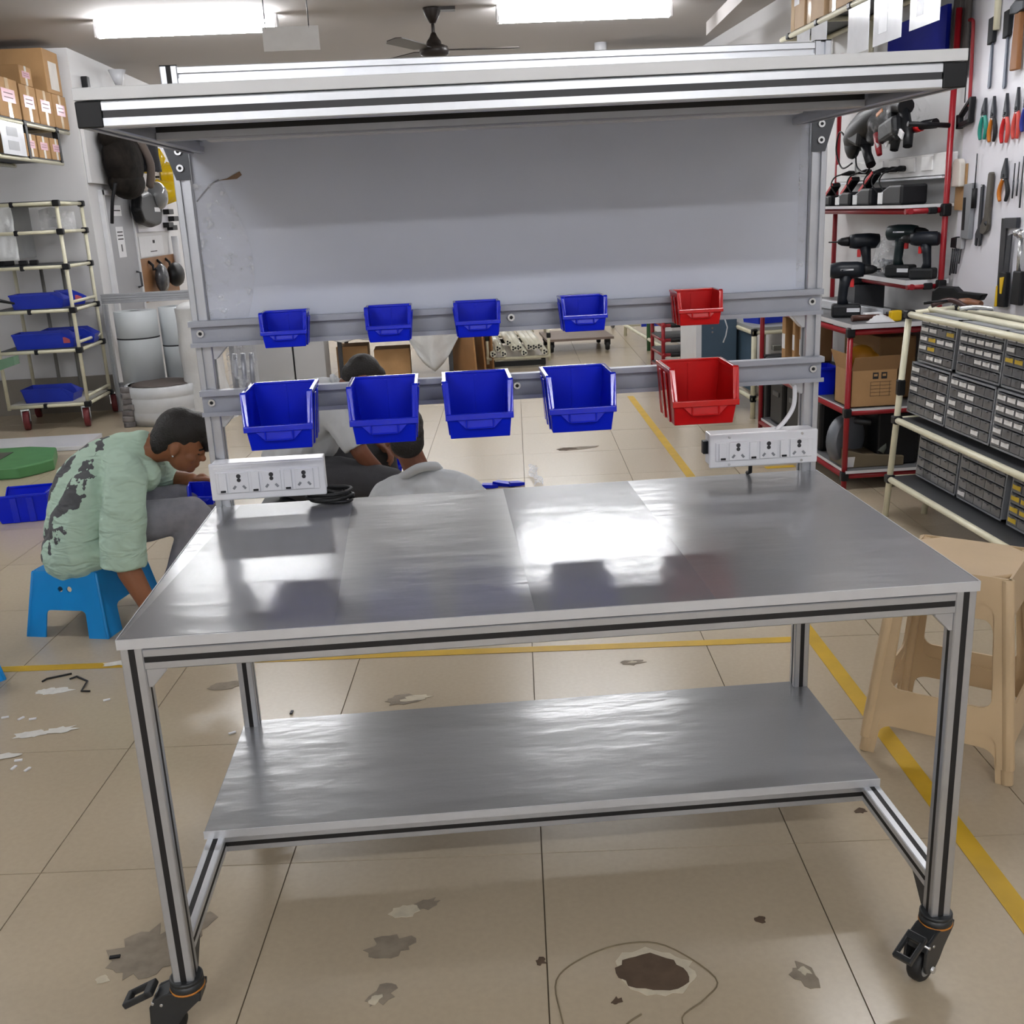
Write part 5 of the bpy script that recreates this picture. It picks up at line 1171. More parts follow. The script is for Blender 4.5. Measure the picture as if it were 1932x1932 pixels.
# ---------------------------------------------------------------- green machine base, vice and board on the floor
GRN = mat('green_enamel', '#518a55', .45, 0, .15, 8)
t = thing('green_base_plate', 'chipped green machine base plate lying on the floor behind the man in green', 'base plate')
MB().prism([(-3.3, 4.86, 0), (-2.14, 4.92, 0), (-2.05, 5.02, 0), (-1.99, 5.12, 0), (-2.10, 5.50, 0), (-2.30, 5.58, 0), (-3.3, 5.55, 0)], (0, 0, .075)).build('plate', GRN, t, .01)
MB().b2((-3.2, 5.05, .0755), (-2.35, 5.40, .079)).build('slot', mat('oily_steel', '#5b5a55', .4, .4, .2, 9), t)
t = thing('white_board', 'white laminated board lying on the floor behind the green plate', 'board'); MB().b2((-3.3, 5.72, 0.001), (-2.0, 6.16, .03)).build('board', WHITE, t, .002)
t = thing('bench_vice', 'green machine head with a black lever at the left edge by the trolley', 'vice', (-2.72, 6.05, 0))
MB().lathe([(.05, 0), (.025, .02), (.022, .42), (.05, .44)], (-.02, 0, 0)).build('column', CREAM, t); b = MB(); b.box((-.06, 0, .56), (.20, .2, .22)).box((-.02, -.02, .72), (.16, .14, .12)); b.build('casting', GRN, t, .02)
MB().tube([(.03, -.1, .58), (.075, -.12, .57), (.09, -.12, .45), (.095, -.12, .42)], [.01, .01, .012, .018], 8).build('lever', BLK, t)
MB().prism([(.02, 0, .60), (.22, 0, .64), (.22, 0, .58), (.02, 0, .52)], (0, .1, 0)).build('arm', mat('pale_green', '#6f9277', .5), t)
t = thing('castor_wheel', 'loose black castor wheel at the left edge of the floor', 'wheel', (-1.66, 3.10, .075)); MB().lathe([(.02, -.02), (.07, -.02), (.075, 0), (.07, .02), (.02, .02)], (0, 0, 0), 'x', 24).build('tyre', RUB, t)

# ================================================================ background seen between the rails
t = thing('clear_parts_bag', 'clear bag with grey bars hanging behind the left upright between the rails', 'bag')
MB().grid(8, 12, lambda u, v: (.055 + .075 * u, .90 + .008 * math.sin(u * 9 + v * 4), 1.085 + .135 * v)).build('bag', plastic_film('bag_film3', '#dfe1e4', .30, .1, 1.0, 60), t)
for k in range(3): MB().cyl((.07 + .02 * k, .905, 1.09), (.075 + .02 * k, .905, 1.19), .006, 8).build('bar', mat('dull_aluminium', '#94969a'), t)
t = thing('grey_cupboard', 'pale grey cupboard doors behind the bending man', 'cupboard')
GC = mat('pale_grey_panel', '#b4b5b6', .45, 0, .02, 2)
MB().b2((-1.35, 7.9, 0), (-.79, 8.3, 1.1)).build('door', GC, t, .003); MB().b2((-.775, 7.9, 0), (-.50, 8.3, 1.1)).build('door', GC, t, .003); MB().b2((-1.34, 7.95, 0), (-.51, 8.28, 1.09)).build('carcass', BLK, t)
t = thing('covered_table', 'table draped with a rumpled white sheet, behind the middle of the rails', 'table')
for x in (-.42, .62):
    for y in (8.3, 9.0): MB().b2((x, y, 0), (x + .04, y + .04, .40)).build('leg', DARK, t)
MB().b2((-.45, 8.25, .40), (.70, 9.1, .43)).build('top', mat('brown_table', '#7d6a58', .6), t)
t = thing('white_sheet', 'rumpled white plastic sheet hanging off the covered table', 'sheet')
def shf(u, v):
    x = -.46 + 1.18 * u; d = .06 + .08 * abs(noise.noise(Vector((u * 5, 1, 2)))) + (.34 * max(0, 1 - abs(u - .80) / .22))
    return (x, 8.24 - .03 * math.sin(u * 26) - .02 * noise.noise(Vector((u * 8, v * 8, 3))), .45 - d * v)
MB().grid(40, 10, shf).grid(20, 8, lambda u, v: (-.46 + 1.18 * u, 8.24 + .85 * v, .452 + .02 * noise.noise(Vector((u * 6, v * 6, 0))))).build('sheet', mat('white_sheet_film', '#cfd0cf', .35, 0, .05, 9, bump=.7, bscale=12), t, solid=.003)
for i, (x, y, w_, h) in enumerate(((-.30, 8.6, .3, .30), (.08, 8.55, .34, .26))):
    t = thing('carton', 'brown carton under the covered table, the %s' % ('left one', 'right one')[i], 'box', (x, y, 0)); MB().box((0, 0, h / 2), (w_, .3, h)).build('box', CARD, t, .004)
for i, (x, a) in enumerate(((.78, .10), (.87, .09), (.96, .08))):
    t = thing('leaning_board', 'brown board leaning upright right of the white sheet, %s of three' % ('left', 'middle', 'right')[i], 'board', (x, 8.25 + .25 * i, 0.0), 0, None, (0, -a * .5, .35)); MB().b2((-.02, -.3, 0), (.0, .35, .52)).build('board', mat('tan_board', '#a5794c', .6, 0, .12, 5), t, .02, 3)
t = thing('dark_post', 'dark grey post standing among the leaning boards', 'post', (.83, 8.3, 0)); MB().b2((-.02, -.02, 0), (.03, .03, 1.0)).build('post', DARK, t)
# cart of wrapped pipes
t = thing('pipe_cart', 'low cart loaded with wrapped cream pipes, beyond the workbench', 'cart', (1.30, 9.4, 0))
for x in (-.30, .30):
    for y in (-.9, .9): pipe((x, y, .05), (x, y, .50), CREAM, t, .014, 'post'); joint((x, y, .30), t)
    pipe((x, -.92, .11), (x, .92, .11), CREAM, t, .014, 'rail')
for y in (-.92, .92): pipe((-.3, y, .10), (.3, y, .10), CREAM, t, .014, 'rail'); MB().b2((-.26, y, .02), (.26, y + .02, .07)).build('bumper', BLK, t)
for x in (-.25, .25):
    for y in (-.8, .8): MB().cyl((x - .02, y, .04), (x + .02, y, .04), .04, 12).build('wheel', RUB, t)
wp_ = mat('wrapped_cream', '#dcd9c6', .18, 0, .08, 10, bump=.3, bscale=30)
for k in range(11):
    r_ = k % 2; x = 1.30 + -.25 + .05 * k; z = .155 + .055 * r_ + (.05 if k in (3, 4, 8) else 0)
    t = thing('wrapped_pipe', 'film-wrapped bundle of cream pipes on the low cart, %s from the left' % ('first', 'second', 'third', 'fourth', 'fifth', 'sixth', 'seventh', 'eighth', 'ninth', 'tenth', 'eleventh')[k], 'pipes', (x, 9.4, z), 0, 'wrapped pipes on the cart')
    MB().cyl((0, -1.0, 0), (0, .95, 0), .030, 10).build('wrap', wp_, t)
    for q in range(3): MB().cyl((.014 * math.cos(q * 2.1), -1.006, .014 * math.sin(q * 2.1)), (.014 * math.cos(q * 2.1), -1.0, .014 * math.sin(q * 2.1)), .010, 8).build('pipe_end', DKG, t)
t = thing('dolly', 'brown flat dolly with black castors and cream hand posts beyond the pipe cart', 'dolly', (2.02, 9.75, 0))
MB().b2((-.36, -.4, .125), (.36, .4, .15)).build('deck', mat('brown_deck', '#7d6c60', .5, 0, .1, 6), t)
for x in (-.3, .3):
    for y in (-.32, .32): c = part_empty('castor', t, (x, y, 0)); MB().lathe([(.015, -.02), (.05, -.02), (.055, 0), (.05, .02), (.015, .02)], (0, 0, .055), 'x', 16).build('wheel', RUB, c); MB().b2((-.03, -.025, .06), (.03, .025, .124)).build('fork', BLK, c)
for x in (-.3, .32): pipe((x, .3, .15), (x - .03, .3, .9), CREAM, t, .016, 'post')
# right background: cream rack, red step shelf, blue cabinet, cream table, cases
t = thing('cream_rack', 'low cream and green pipe rack with a blue panel, far right background', 'rack')
for x, y in ((2.72, 10.6), (3.05, 10.6), (2.72, 12.2), (3.05, 12.2), (2.72, 9.2)): pipe((x, y, 0), (x, y, 1.0), CREAM if y > 10 else mat('green_pipe', '#3b6a45', .4), t, .02, 'post')
for z in (.12, .62): pipe((2.72, 8.2, z), (2.72, 12.2, z), CREAM, t, .018, 'rail'); pipe((2.72, 10.6, z), (3.05, 10.6, z), CREAM, t, .018, 'rail')
MB().b2((2.80, 10.0, .16), (3.08, 10.03, .75)).build('panel', BLUT, t)
t = thing('castor_wheel', 'grey castor wheel of a cart far back near the yellow line', 'wheel', (2.70, 11.4, .06)); MB().lathe([(.015, -.02), (.05, -.02), (.06, 0), (.05, .02), (.015, .02)], (0, 0, 0), 'x', 18).build('tyre', mat('grey_tyre', '#6d6e70', .5), t)
t = thing('red_step_shelf', 'small red pipe shelf unit with black grips, right background', 'shelf', (2.50, 7.0, 0))
for x in (-.12, .14): pipe((x, -.15, 0), (x, -.15, .75), REDP, t, .016, 'post'); pipe((x, .3, 0), (x, .3, .75), REDP, t, .016, 'post')
for k in range(5):
    z = .16 + .12 * k; pipe((-.13, -.15, z), (.15, -.15, z), REDP, t, .014, 'rail'); pipe((-.12, -.2, z), (-.12, .3, z), REDP, t, .014, 'rail'); MB().b2((-.13, -.14, z + .013), (.15, .3, z + .02)).build('board', trays, t); pipe((-.06, -.165, z), (.08, -.165, z), BLK, t, .018, 'grip'); MB().cyl((.15, -.15, z), (.165, -.15, z), .018, 8).build('end_cap', WHITE, t)
t = thing('blue_cabinet', 'chipped steel blue cabinet with a white edge, right background', 'cabinet', (2.55, 5.85, 0))
STB = mat('steel_blue_paint', '#43596c', .5, 0, .12, 5); MB().b2((-.10, 0, 0), (.16, .5, .72)).build('body', STB, t, .003); MB().b2((-.14, -.004, 0), (-.10, .5, .72)).build('white_edge', WHITE, t)
for q in ((-.02, .60), (-.02, .57)): MB().cyl((q[0], -.003, q[1]), (q[0], .001, q[1]), .008, 8).build('bolt', STEEL, t)
MB().tube([(.07, -.002, .66), (.09, -.002, .60), (.08, -.002, .54), (.06, -.002, .49)], .005, 6).build('chalk_mark', WHITE, t)
t = thing('cream_table', 'cream pipe table with a steel blue side panel, right background', 'table')
for x, y in ((2.72, 5.45), (2.72, 6.4), (3.08, 5.45), (3.08, 6.4)): pipe((x, y, 0), (x, y, .60), CREAM, t, .018, 'post')
for z in (.60, .14): pipe((2.72, 5.43, z), (2.72, 6.42, z), CREAM, t, .016, 'rail'); pipe((2.72, 5.45, z), (3.1, 5.45, z), CREAM, t, .016, 'rail'); joint((2.72, 5.45, z), t)
MB().b2((2.73, 5.46, .18), (2.745, 6.4, .57)).build('side_panel', STB, t); MB().b2((2.71, 5.44, .615), (3.12, 6.44, .635)).build('top', mat('dusty_grey_top', '#9d9f9c', .5), t)
tb_ = tote((2.90, 5.75, .636), .30, .22, .13, .3, 'blue bin on the cream table in the right background'); tb_['group'] = 'loose blue bins'
t = thing('stacked_trays', 'stack of grey slatted trays under the cream table', 'trays', (2.93, 5.36, 0))
for k in range(6): MB().b2((-.10, 0, .18 + .06 * k), (.14, .06, .215 + .06 * k)).build('tray', mat('grey_slat', '#8a8b86', .5), t, .004)
for i, (y, c_) in enumerate(((5.05, DKG), (5.14, BLK))):
    t = thing('tool_case', 'tall dark tool case standing on edge behind the red rack, the %s' % ('front one', 'back one')[i], 'case', (2.78, y, 0)); MB().box((0, 0, .25), (.20, .07, .48)).build('shell', c_, t, .02); MB().tube([(-.05, -.04, .40), (-.05, -.06, .43), (.05, -.06, .43), (.05, -.04, .40)], .01, 6).build('handle', DARK, t)
t = thing('green_post', 'green steel post in the right background', 'post', (3.0, 5.12, 0)); MB().b2((-.03, -.02, 0), (.03, .03, 1.0)).build('post', mat('green_pipe', '#3b6a45'), t)
# ================================================================ plastic stools
def keyhole(outer, holes):
    """one loop out of an outline and holes (2d), joined by slits"""
    P = list(outer)
    for h in holes:
        h = list(h); best = None
        for i, p in enumerate(P):
            for j, q in enumerate(h):
                d = (p[0] - q[0]) ** 2 + (p[1] - q[1]) ** 2
                if best is None or d < best[0]: best = (d, i, j)
        _, i, j = best
        P = P[:i + 1] + h[j:] + h[:j + 1] + P[i:]
    return P
def stool(name, label, loc, rz, wt, dt, wb, db, H, m, arch, win=None, holes=None, foot=0.0, group=None, rib=0.007, lip=0.006):
    """tapered moulded stool; wt, dt top size; wb, db footprint; arch(w) -> notch outline; win -> window outline"""
    t = thing(name, label, 'stool', loc, rz, group)
    b = MB()
    seat = MB()
    r = 0.02 if lip < .01 else 0.05
    seat.prism([(sx * (wt / 2 - (r if k else 0)), sy * (dt / 2 - (0 if k else r)), H) for sx, sy, order in ((-1, -1, (1, 0)), (1, -1, (0, 1)), (1, 1, (1, 0)), (-1, 1, (0, 1))) for k in ((0, 1) if (sx * sy > 0) else (1, 0))], (0, 0, -lip))
    so = seat.build('seat', m, t, min(0.006, lip * .5), 3)
    th = 0.006
    for k in range(4):
        W0, W1, D0, D1 = (wt, wb, dt, db) if k % 2 == 0 else (dt, db, wt, wb)
        def pt(u, z):       # u in -1..1 across, z height
            f = 1 - z / H
            hw = (W0 + (W1 - W0) * f) / 2; hd = (D0 + (D1 - D0) * f) / 2
            return Vector((u * hw, -hd, z))
        R = Rz(k * PI / 2)
        out = [(-1, H), (-1, foot)] + arch(k) + [(1, foot), (1, H)]
        hs = []
        if win and win(k): hs.append(win(k))
        if holes and k % 2 == 0: hs += holes
        loop = keyhole(out, hs)
        pts = [R @ pt(u, z) for u, z in loop]
        nrm = R @ Vector((0, 1, 0))
        b2 = MB(); b2.prism(pts, nrm * th)
        b2.build('side', m, t)
        # corner leg rib and flared foot
        c = MB(); p0, p1 = R @ pt(-1, H - .004), R @ pt(-1, foot)
        inw = R @ Vector((rib * .55, rib * .55, 0)); c.tube([p0 + inw, p1 + inw], [rib, rib], 10)
        c.build('corner_rib', m, t, 0.002)
    return t
BLUS = mat('bright_blue_stool', '#1390dc', 0.4, 0, 0.05, 10, bump=.02)
def arc_notch(u0, zt, foot, n=6, rr=0.25):
    pts = [(-u0 * 1.02, foot)]
    for k in range(n + 1):
        a = PI - k / n * PI / 2; pts.append((-u0 + rr + rr * math.cos(a), zt - rr * .14 + rr * .14 * math.sin(a)))
    for k in range(n + 1):
        a = PI / 2 - k / n * PI / 2; pts.append((u0 - rr + rr * math.cos(a), zt - rr * .14 + rr * .14 * math.sin(a)))
    return pts + [(u0 * 1.02, foot)]
circ = lambda cx, cy, rx, ry, n=14: [(cx + rx * math.cos(2 * PI * k / n), cy + ry * math.sin(2 * PI * k / n)) for k in range(n, 0, -1)]
bs = stool('plastic_stool', 'bright blue plastic step stool under the man in the green shirt', (-0.87, 2.34, 0), -0.25, 0.27, 0.33, 0.345, 0.42, 0.252, BLUS,
      lambda k: arc_notch(0.52, 0.105, 0.0, rr=.12), None, [circ(-.13, .185, .075, .011), circ(.13, .185, .075, .011)])
bs2 = dup(bs, (-1.285, 1.79, 0), 0.85, 'bright blue plastic stool cut off by the left edge of the picture')
BEI = mat('beige_plastic', '#c9b08c', 0.42, 0, 0.07, 5, bump=.04, bscale=30)
def bwin(k):
    out = []
    u, z0, z1, ru, rz_ = 0.74, 0.155, 0.430, 0.16, 0.035
    for cx, cz, a0 in ((u - ru, z1 - rz_, 0), (-u + ru, z1 - rz_, PI / 2), (-u + ru, z0 + rz_, PI), (u - ru, z0 + rz_, 3 * PI / 2)):
        for i in range(6): a = a0 + i / 5 * PI / 2; out.append((cx + ru * math.cos(a), cz + rz_ * math.sin(a)))
    return out[::-1]
for nm, z, lab in ((0, 0.0, 'beige plastic stool underneath in the nested pair right of the workbench'), (1, 0.042, 'beige plastic stool on top of the nested pair right of the workbench')):
    st = stool('plastic_stool', lab, (1.945, 0.905, z), -0.68, 0.285, 0.285, 0.385, 0.385, 0.503, BEI, lambda k: arc_notch(0.80, 0.088, 0.0, rr=.20), bwin, None, 0.0, 'nested beige stools', 0.016, 0.016)

# ================================================================ people
SKIN = mat('brown_skin', '#8f5d3f', 0.5, 0, 0.08, 12); SKIN2 = mat('dark_brown_skin', '#7a4b36', 0.5, 0, 0.08, 12)
HAIR = mat('black_hair', '#171413', 0.5, 0, 0.3, 60, bump=.5, bscale=150)
MINT = bpy.data.materials.new('mint_shirt'); MINT.use_nodes = True
nt = MINT.node_tree; pb = nt.nodes['Principled BSDF']; pb.inputs['Roughness'].default_value = 0.85
tc = nt.nodes.new('ShaderNodeTexCoord'); sep = nt.nodes.new('ShaderNodeSeparateXYZ'); nt.links.new(tc.outputs['Object'], sep.inputs[0])
nz = nt.nodes.new('ShaderNodeTexNoise'); nz.inputs['Scale'].default_value = 14; nz.inputs['Detail'].default_value = 5; nt.links.new(tc.outputs['Object'], nz.inputs['Vector'])
def mth(op, a, b=None):
    n = nt.nodes.new('ShaderNodeMath'); n.operation = op
    for i, v in enumerate((a, b)):
        if v is None: continue
        if isinstance(v, (int, float)): n.inputs[i].default_value = v
        else: nt.links.new(v, n.inputs[i])
    return n.outputs[0]
# printed figure on the back: two slanting bands along the shoulder blades, ragged by noise
s1 = mth('ADD', mth('MULTIPLY', sep.outputs[0], 0.80), mth('MULTIPLY', sep.outputs[2], -0.60))
band = mth('ABSOLUTE', mth('SUBTRACT', s1, -0.995))
band2 = mth('ABSOLUTE', mth('SUBTRACT', s1, -1.085))
rag = mth('MULTIPLY', mth('SUBTRACT', nz.outputs['Fac'], 0.5), 0.20)
m1 = mth('LESS_THAN', mth('ADD', band, rag), 0.030)
m2 = mth('LESS_THAN', mth('ADD', band2, rag), 0.018)
lim = mth('MULTIPLY', mth('LESS_THAN', mth('ADD', sep.outputs[0], rag), -0.735), mth('GREATER_THAN', mth('ADD', sep.outputs[2], rag), 0.27))
msk = mth('MULTIPLY', mth('MAXIMUM', m1, m2), lim)
mx = nt.nodes.new('ShaderNodeMix'); mx.data_type = 'RGBA'; nt.links.new(msk, mx.inputs[0])
mx.inputs[6].default_value = lin('#b4cfbd'); mx.inputs[7].default_value = lin('#55575a')
nt.links.new(mx.outputs[2], pb.inputs['Base Color'])
mpf = nt.nodes.new('ShaderNodeMapping'); mpf.inputs['Scale'].default_value = (5, 5, 14); mpf.inputs['Rotation'].default_value = (0, .6, 0); nt.links.new(tc.outputs['Object'], mpf.inputs['Vector'])
nf = nt.nodes.new('ShaderNodeTexNoise'); nf.inputs['Scale'].default_value = 1.6; nf.inputs['Detail'].default_value = 2; nf.inputs['Distortion'].default_value = .6; nt.links.new(mpf.outputs['Vector'], nf.inputs['Vector'])
bf = nt.nodes.new('ShaderNodeBump'); bf.inputs['Strength'].default_value = .9; bf.inputs['Distance'].default_value = .03; nt.links.new(nf.outputs['Fac'], bf.inputs['Height']); nt.links.new(bf.outputs['Normal'], pb.inputs['Normal'])
JEAN = mat('grey_jeans', '#86868f', 0.85, 0, 0.12, 30, bump=.15, bscale=60)
WSH = mat('pale_grey_shirt', '#c3c7cb', 0.85, 0, 0.04, 10, bump=.1, bscale=20)
DTR = mat('charcoal_trousers', '#3c3c40', 0.85, 0, 0.1, 20, bump=.1, bscale=30)
fold_tex = bpy.data.textures.new('folds', 'CLOUDS'); fold_tex.noise_scale = 0.11; fold_tex.noise_depth = 2
def skin_mesh(mb, name, m, parent, vox, smooth=8, fold=0.0):
    o = mb.build(name, m, parent)
    r = o.modifiers.new('remesh', 'REMESH'); r.mode = 'VOXEL'; r.voxel_size = vox; r.use_smooth_shade = True
    s = o.modifiers.new('smooth', 'SMOOTH'); s.factor = 0.5; s.iterations = smooth
    if fold:
        d = o.modifiers.new('folds', 'DISPLACE'); d.texture = fold_tex; d.strength = fold; d.mid_level = 0.5; d.texture_coords = 'LOCAL'
    return o
def limb(mb, pts, rs, n=12):
    P = [Vector(p) for p in pts]
    mb.tube(P, rs, n)
    for p, r in zip(P, rs): mb.ball(p, r, 10, 6)
def head(mb, hair, c, R, beard=False):
    """skull, jaw, nose, lips, ears, brow; x forward, z up; R orients it, c is the centre"""
    c = Vector(c)
    def B(m_, p, r): m_.ball(c + R @ Vector(p), r, 16, 10, R)
    B(mb, (0, 0, .02), (.093, .074, .092)); B(mb, (.03, 0, -.04), (.062, .060, .065)); B(mb, (.066, 0, -.082), (.022, .024, .018))
    B(mb, (.078, 0, .006), (.022, .046, .02)); B(mb, (.098, 0, -.026), (.016, .013, .014)); B(mb, (.09, 0, -.012), (.012, .009, .026))
    B(mb, (.086, 0, -.054), (.012, .023, .006)); B(mb, (.083, 0, -.064), (.012, .020, .007))
    for s in (-1, 1):
        B(mb, (.072, s * .030, -.006), (.012, .014, .008)); B(mb, (.055, s * .045, -.03), (.022, .018, .02))
        mb.ball(c + R @ Vector((-.008, s * .076, -.012)), (.020, .009, .031), 10, 8, R @ Rz(s * .35)); B(mb, (-.004, s * .074, -.036), (.010, .006, .011))
    return B
def hand(mb, wrist, d, up, curl=0.5, s=1.0, side=1):
    """palm with four bent fingers and a thumb; d finger direction, up = back of the hand"""
    w_ = Vector(wrist); d = Vector(d).normalized(); up = Vector(up); up = (up - d * up.dot(d)).normalized(); r = d.cross(up) * side
    mb.ball(w_ + d * .045 * s, (.026, .026, .026), 8, 6)
    for k in range(4):
        base = w_ + d * .07 * s + r * (.030 - .020 * k) * s
        l = (.030, .034, .031, .025)[k] * s; p = [w_ + d * .02 * s + r * (.018 - .012 * k) * s, base]; a = 0
        for j in range(3):
            a += curl; p.append(p[-1] + (d * math.cos(a) - up * math.sin(a)) * l * (1, .8, .65)[j])
        mb.tube(p, [.012 * s, .0105 * s, .0095 * s, .0088 * s, .0075 * s], 8)
        mb.ball(p[-1], .0075 * s, 8, 5)
    p = [w_ + d * .02 * s + r * .02 * s, w_ + d * .045 * s + r * .042 * s - up * .008, w_ + d * .072 * s + r * .048 * s - up * .022, w_ + d * .09 * s + r * .042 * s - up * .034]
    mb.tube(p, [.013 * s, .0115 * s, .010 * s, .008 * s], 8); mb.ball(p[-1], .008 * s, 8, 5)

# --- man in the mint t-shirt
p1 = thing('person', 'person in a mint t-shirt with grey back print, bent over on a blue stool', 'person', (0, 0, 0))
b = MB()
Rh = Rz(0.10) @ Ry(0.47)
hc = Vector((-0.462, 2.375, 0.683))
head(b, None, hc, Rh)
limb(b, [(-.66, 2.36, .655), (-.59, 2.365, .672), (-.515, 2.37, .675)], [.072, .062, .058])
limb(b, [(-.625, 2.19, .58), (-.655, 2.135, .42), (-.66, 2.125, .31), (-.645, 2.115, .255), (-.605, 2.105, .16), (-.585, 2.10, .10)], [.058, .050, .044, .045, .037, .029])
hand(b, (-.585, 2.10, .10), (.35, .05, -.75), (.8, -.3, .3), .5)
limb(b, [(-.62, 2.53, .58), (-.60, 2.60, .49), (-.585, 2.60, .485), (-.52, 2.555, .49), (-.475, 2.525, .497)], [.055, .045, .043, .038, .030])
hand(b, (-.475, 2.525, .497), (.95, -.2, .05), (.0, .2, .95), .18, 1.0, -1)
for k in range(3): b.ball((-.40 + .01 * k, 2.50, .43 + .004 * k), (.028, .02, .013), 8, 6)
# torso under the shirt joins everything
limb(b, [(-.86, 2.34, .34), (-.83, 2.34, .5), (-.74, 2.35, .60), (-.66, 2.36, .645)], [.10, .105, .10, .08])
limb(b, [(-.66, 2.36, .62), (-.625, 2.20, .585)], [.07, .055]); limb(b, [(-.66, 2.36, .62), (-.62, 2.52, .585)], [.07, .055])
skin_mesh(b, 'body', SKIN, p1, 0.0052, 5)
s = MB()
limb(s, [(-.87, 2.34, .355), (-.865, 2.34, .44), (-.82, 2.34, .54), (-.745, 2.345, .605), (-.67, 2.355, .655), (-.615, 2.362, .672)], [.142, .132, .130, .122, .09, .072], 16)
limb(s, [(-.90, 2.23, .305), (-.84, 2.22, .315), (-.84, 2.22, .42), (-.78, 2.23, .54)], [.105, .112, .105, .09], 12); limb(s, [(-.90, 2.36, .31), (-.86, 2.34, .32)], [.125, .13]); limb(s, [(-.88, 2.44, .30), (-.87, 2.45, .45), (-.80, 2.45, .55)], [.085, .085, .085], 12)
limb(s, [(-.70, 2.35, .64), (-.635, 2.21, .60)], [.085, .078]); limb(s, [(-.70, 2.35, .64), (-.63, 2.50, .60)], [.085, .075])
limb(s, [(-.66, 2.28, .60), (-.60, 2.30, .58)], [.09, .07]); limb(s, [(-.66, 2.42, .60), (-.60, 2.40, .58)], [.09, .07])
s.tube([(-.635, 2.20, .60), (-.645, 2.155, .48), (-.66, 2.135, .36), (-.665, 2.13, .275)], [.078, .082, .084, .088], 18)
s.tube([(-.63, 2.51, .59), (-.605, 2.585, .49)], [.072, .07], 16)
skin_mesh(s, 'shirt', MINT, p1, 0.008, 4, 0.022)
tr = MB()
limb(tr, [(-.86, 2.34, .34), (-.80, 2.285, .345), (-.64, 2.27, .405), (-.43, 2.275, .425), (-.41, 2.275, .40), (-.49, 2.255, .20), (-.53, 2.245, .09)], [.085, .085, .085, .068, .066, .062, .064], 14)
limb(tr, [(-.88, 2.36, .335), (-.84, 2.44, .335), (-.66, 2.49, .40), (-.475, 2.52, .420), (-.455, 2.52, .39), (-.50, 2.53, .20), (-.53, 2.53, .09)], [.10, .10, .085, .066, .064, .060, .062], 14)
skin_mesh(tr, 'trousers', JEAN, p1, 0.009, 6, 0.012)
for y in (2.245, 2.53):
    f = MB(); f.ball((-.455, y, .03), (.12, .042, .032), 14, 8); f.ball((-.53, y, .045), (.05, .04, .045), 12, 8); skin_mesh(f, 'foot', SKIN, p1, 0.006, 3)
h = MB()
def HB(p, r): h.ball(hc + Rh @ Vector(p), r, 16, 10, Rh)
HB((-.012, 0, .048), (.098, .083, .092)); HB((-.058, 0, .0), (.055, .068, .075)); HB((.042, 0, .092), (.078, .068, .052)); HB((.092, 0, .062), (.036, .060, .046)); HB((.102, 0, .032), (.018, .046, .030))
HB((-.070, 0, -.030), (.046, .069, .058))
skin_mesh(h, 'hair', HAIR, p1, 0.006, 4, 0.012)
for sd in (1, -1):      # eyes
    MB().ball(hc + Rh @ Vector((.077, sd * .030, -.006)), (.009, .012, .006), 10, 6, Rh).build('eye', mat('eye_dark', '#2a211e', .2), p1)
    MB().tube([hc + Rh @ Vector((.090, sd * .014, .012)), hc + Rh @ Vector((.090, sd * .030, .017)), hc + Rh @ Vector((.078, sd * .048, .011))], .004, 6).build('eyebrow', HAIR, p1)
MB().ball(hc + Rh @ Vector((-.004, -.082, -.040)), .0045, 8, 6).build('earring', STEEL, p1)
MB().lathe([(.034, -.004), (.036, 0), (.034, .004)], (-.515, 2.553, .491), 'x', 16, Rz(-.45)).build('bracelet', mat('dark_thread', '#3a2420', .7), p1)
hb = dup([o for o in COL.objects if o.name == 'picking_bin.005'][0], None, None, 'small blue bin held in the hand of the man in green')
hb.location = (-.425, 2.475, .425); hb.rotation_euler = (0.0, 0.05, 0.12)
hb['group'] = 'loose blue bins'

# --- man bending in the pale shirt, seen from the side further back
p2 = thing('person', 'person in a pale grey shirt and charcoal trousers bending forward behind the bench', 'person', (0, 0, 0))
b = MB(); hc = Vector((.15, 3.66, .705)); Rh = Rz(0.35) @ Ry(0.75)
head(b, None, hc, Rh)
limb(b, [(.0, 3.62, .64), (.06, 3.63, .655), (.11, 3.65, .675)], [.07, .06, .056])
limb(b, [(.02, 3.45, .60), (.10, 3.40, .46), (.14, 3.385, .38), (.17, 3.40, .33), (.235, 3.44, .25)], [.058, .047, .044, .042, .030]); hand(b, (.235, 3.44, .25), (.7, .4, -.6), (.5, -.2, .8), .5)
limb(b, [(.02, 3.80, .60), (.12, 3.86, .44), (.20, 3.80, .33)], [.055, .045, .034]); hand(b, (.20, 3.80, .33), (.7, -.3, -.5), (.5, .1, .8), .5, 1, -1)
limb(b, [(-.24, 3.62, .28), (-.18, 3.62, .45), (-.08, 3.62, .58), (.0, 3.62, .64)], [.10, .105, .10, .075])
limb(b, [(0, 3.62, .6), (.02, 3.46, .6)], [.07, .055]); limb(b, [(0, 3.62, .6), (.02, 3.79, .6)], [.07, .055])
skin_mesh(b, 'body', SKIN2, p2, 0.006, 5)
s = MB()
limb(s, [(-.24, 3.62, .30), (-.21, 3.62, .42), (-.14, 3.62, .53), (-.05, 3.62, .62), (.01, 3.625, .645)], [.15, .14, .135, .11, .078], 16)
limb(s, [(-.22, 3.52, .30), (-.14, 3.51, .48), (.0, 3.47, .60)], [.10, .10, .08]); limb(s, [(-.22, 3.72, .30), (-.14, 3.73, .48), (.0, 3.77, .60)], [.10, .10, .08])
limb(s, [(-.10, 3.58, .42), (-.02, 3.58, .52)], [.13, .10])
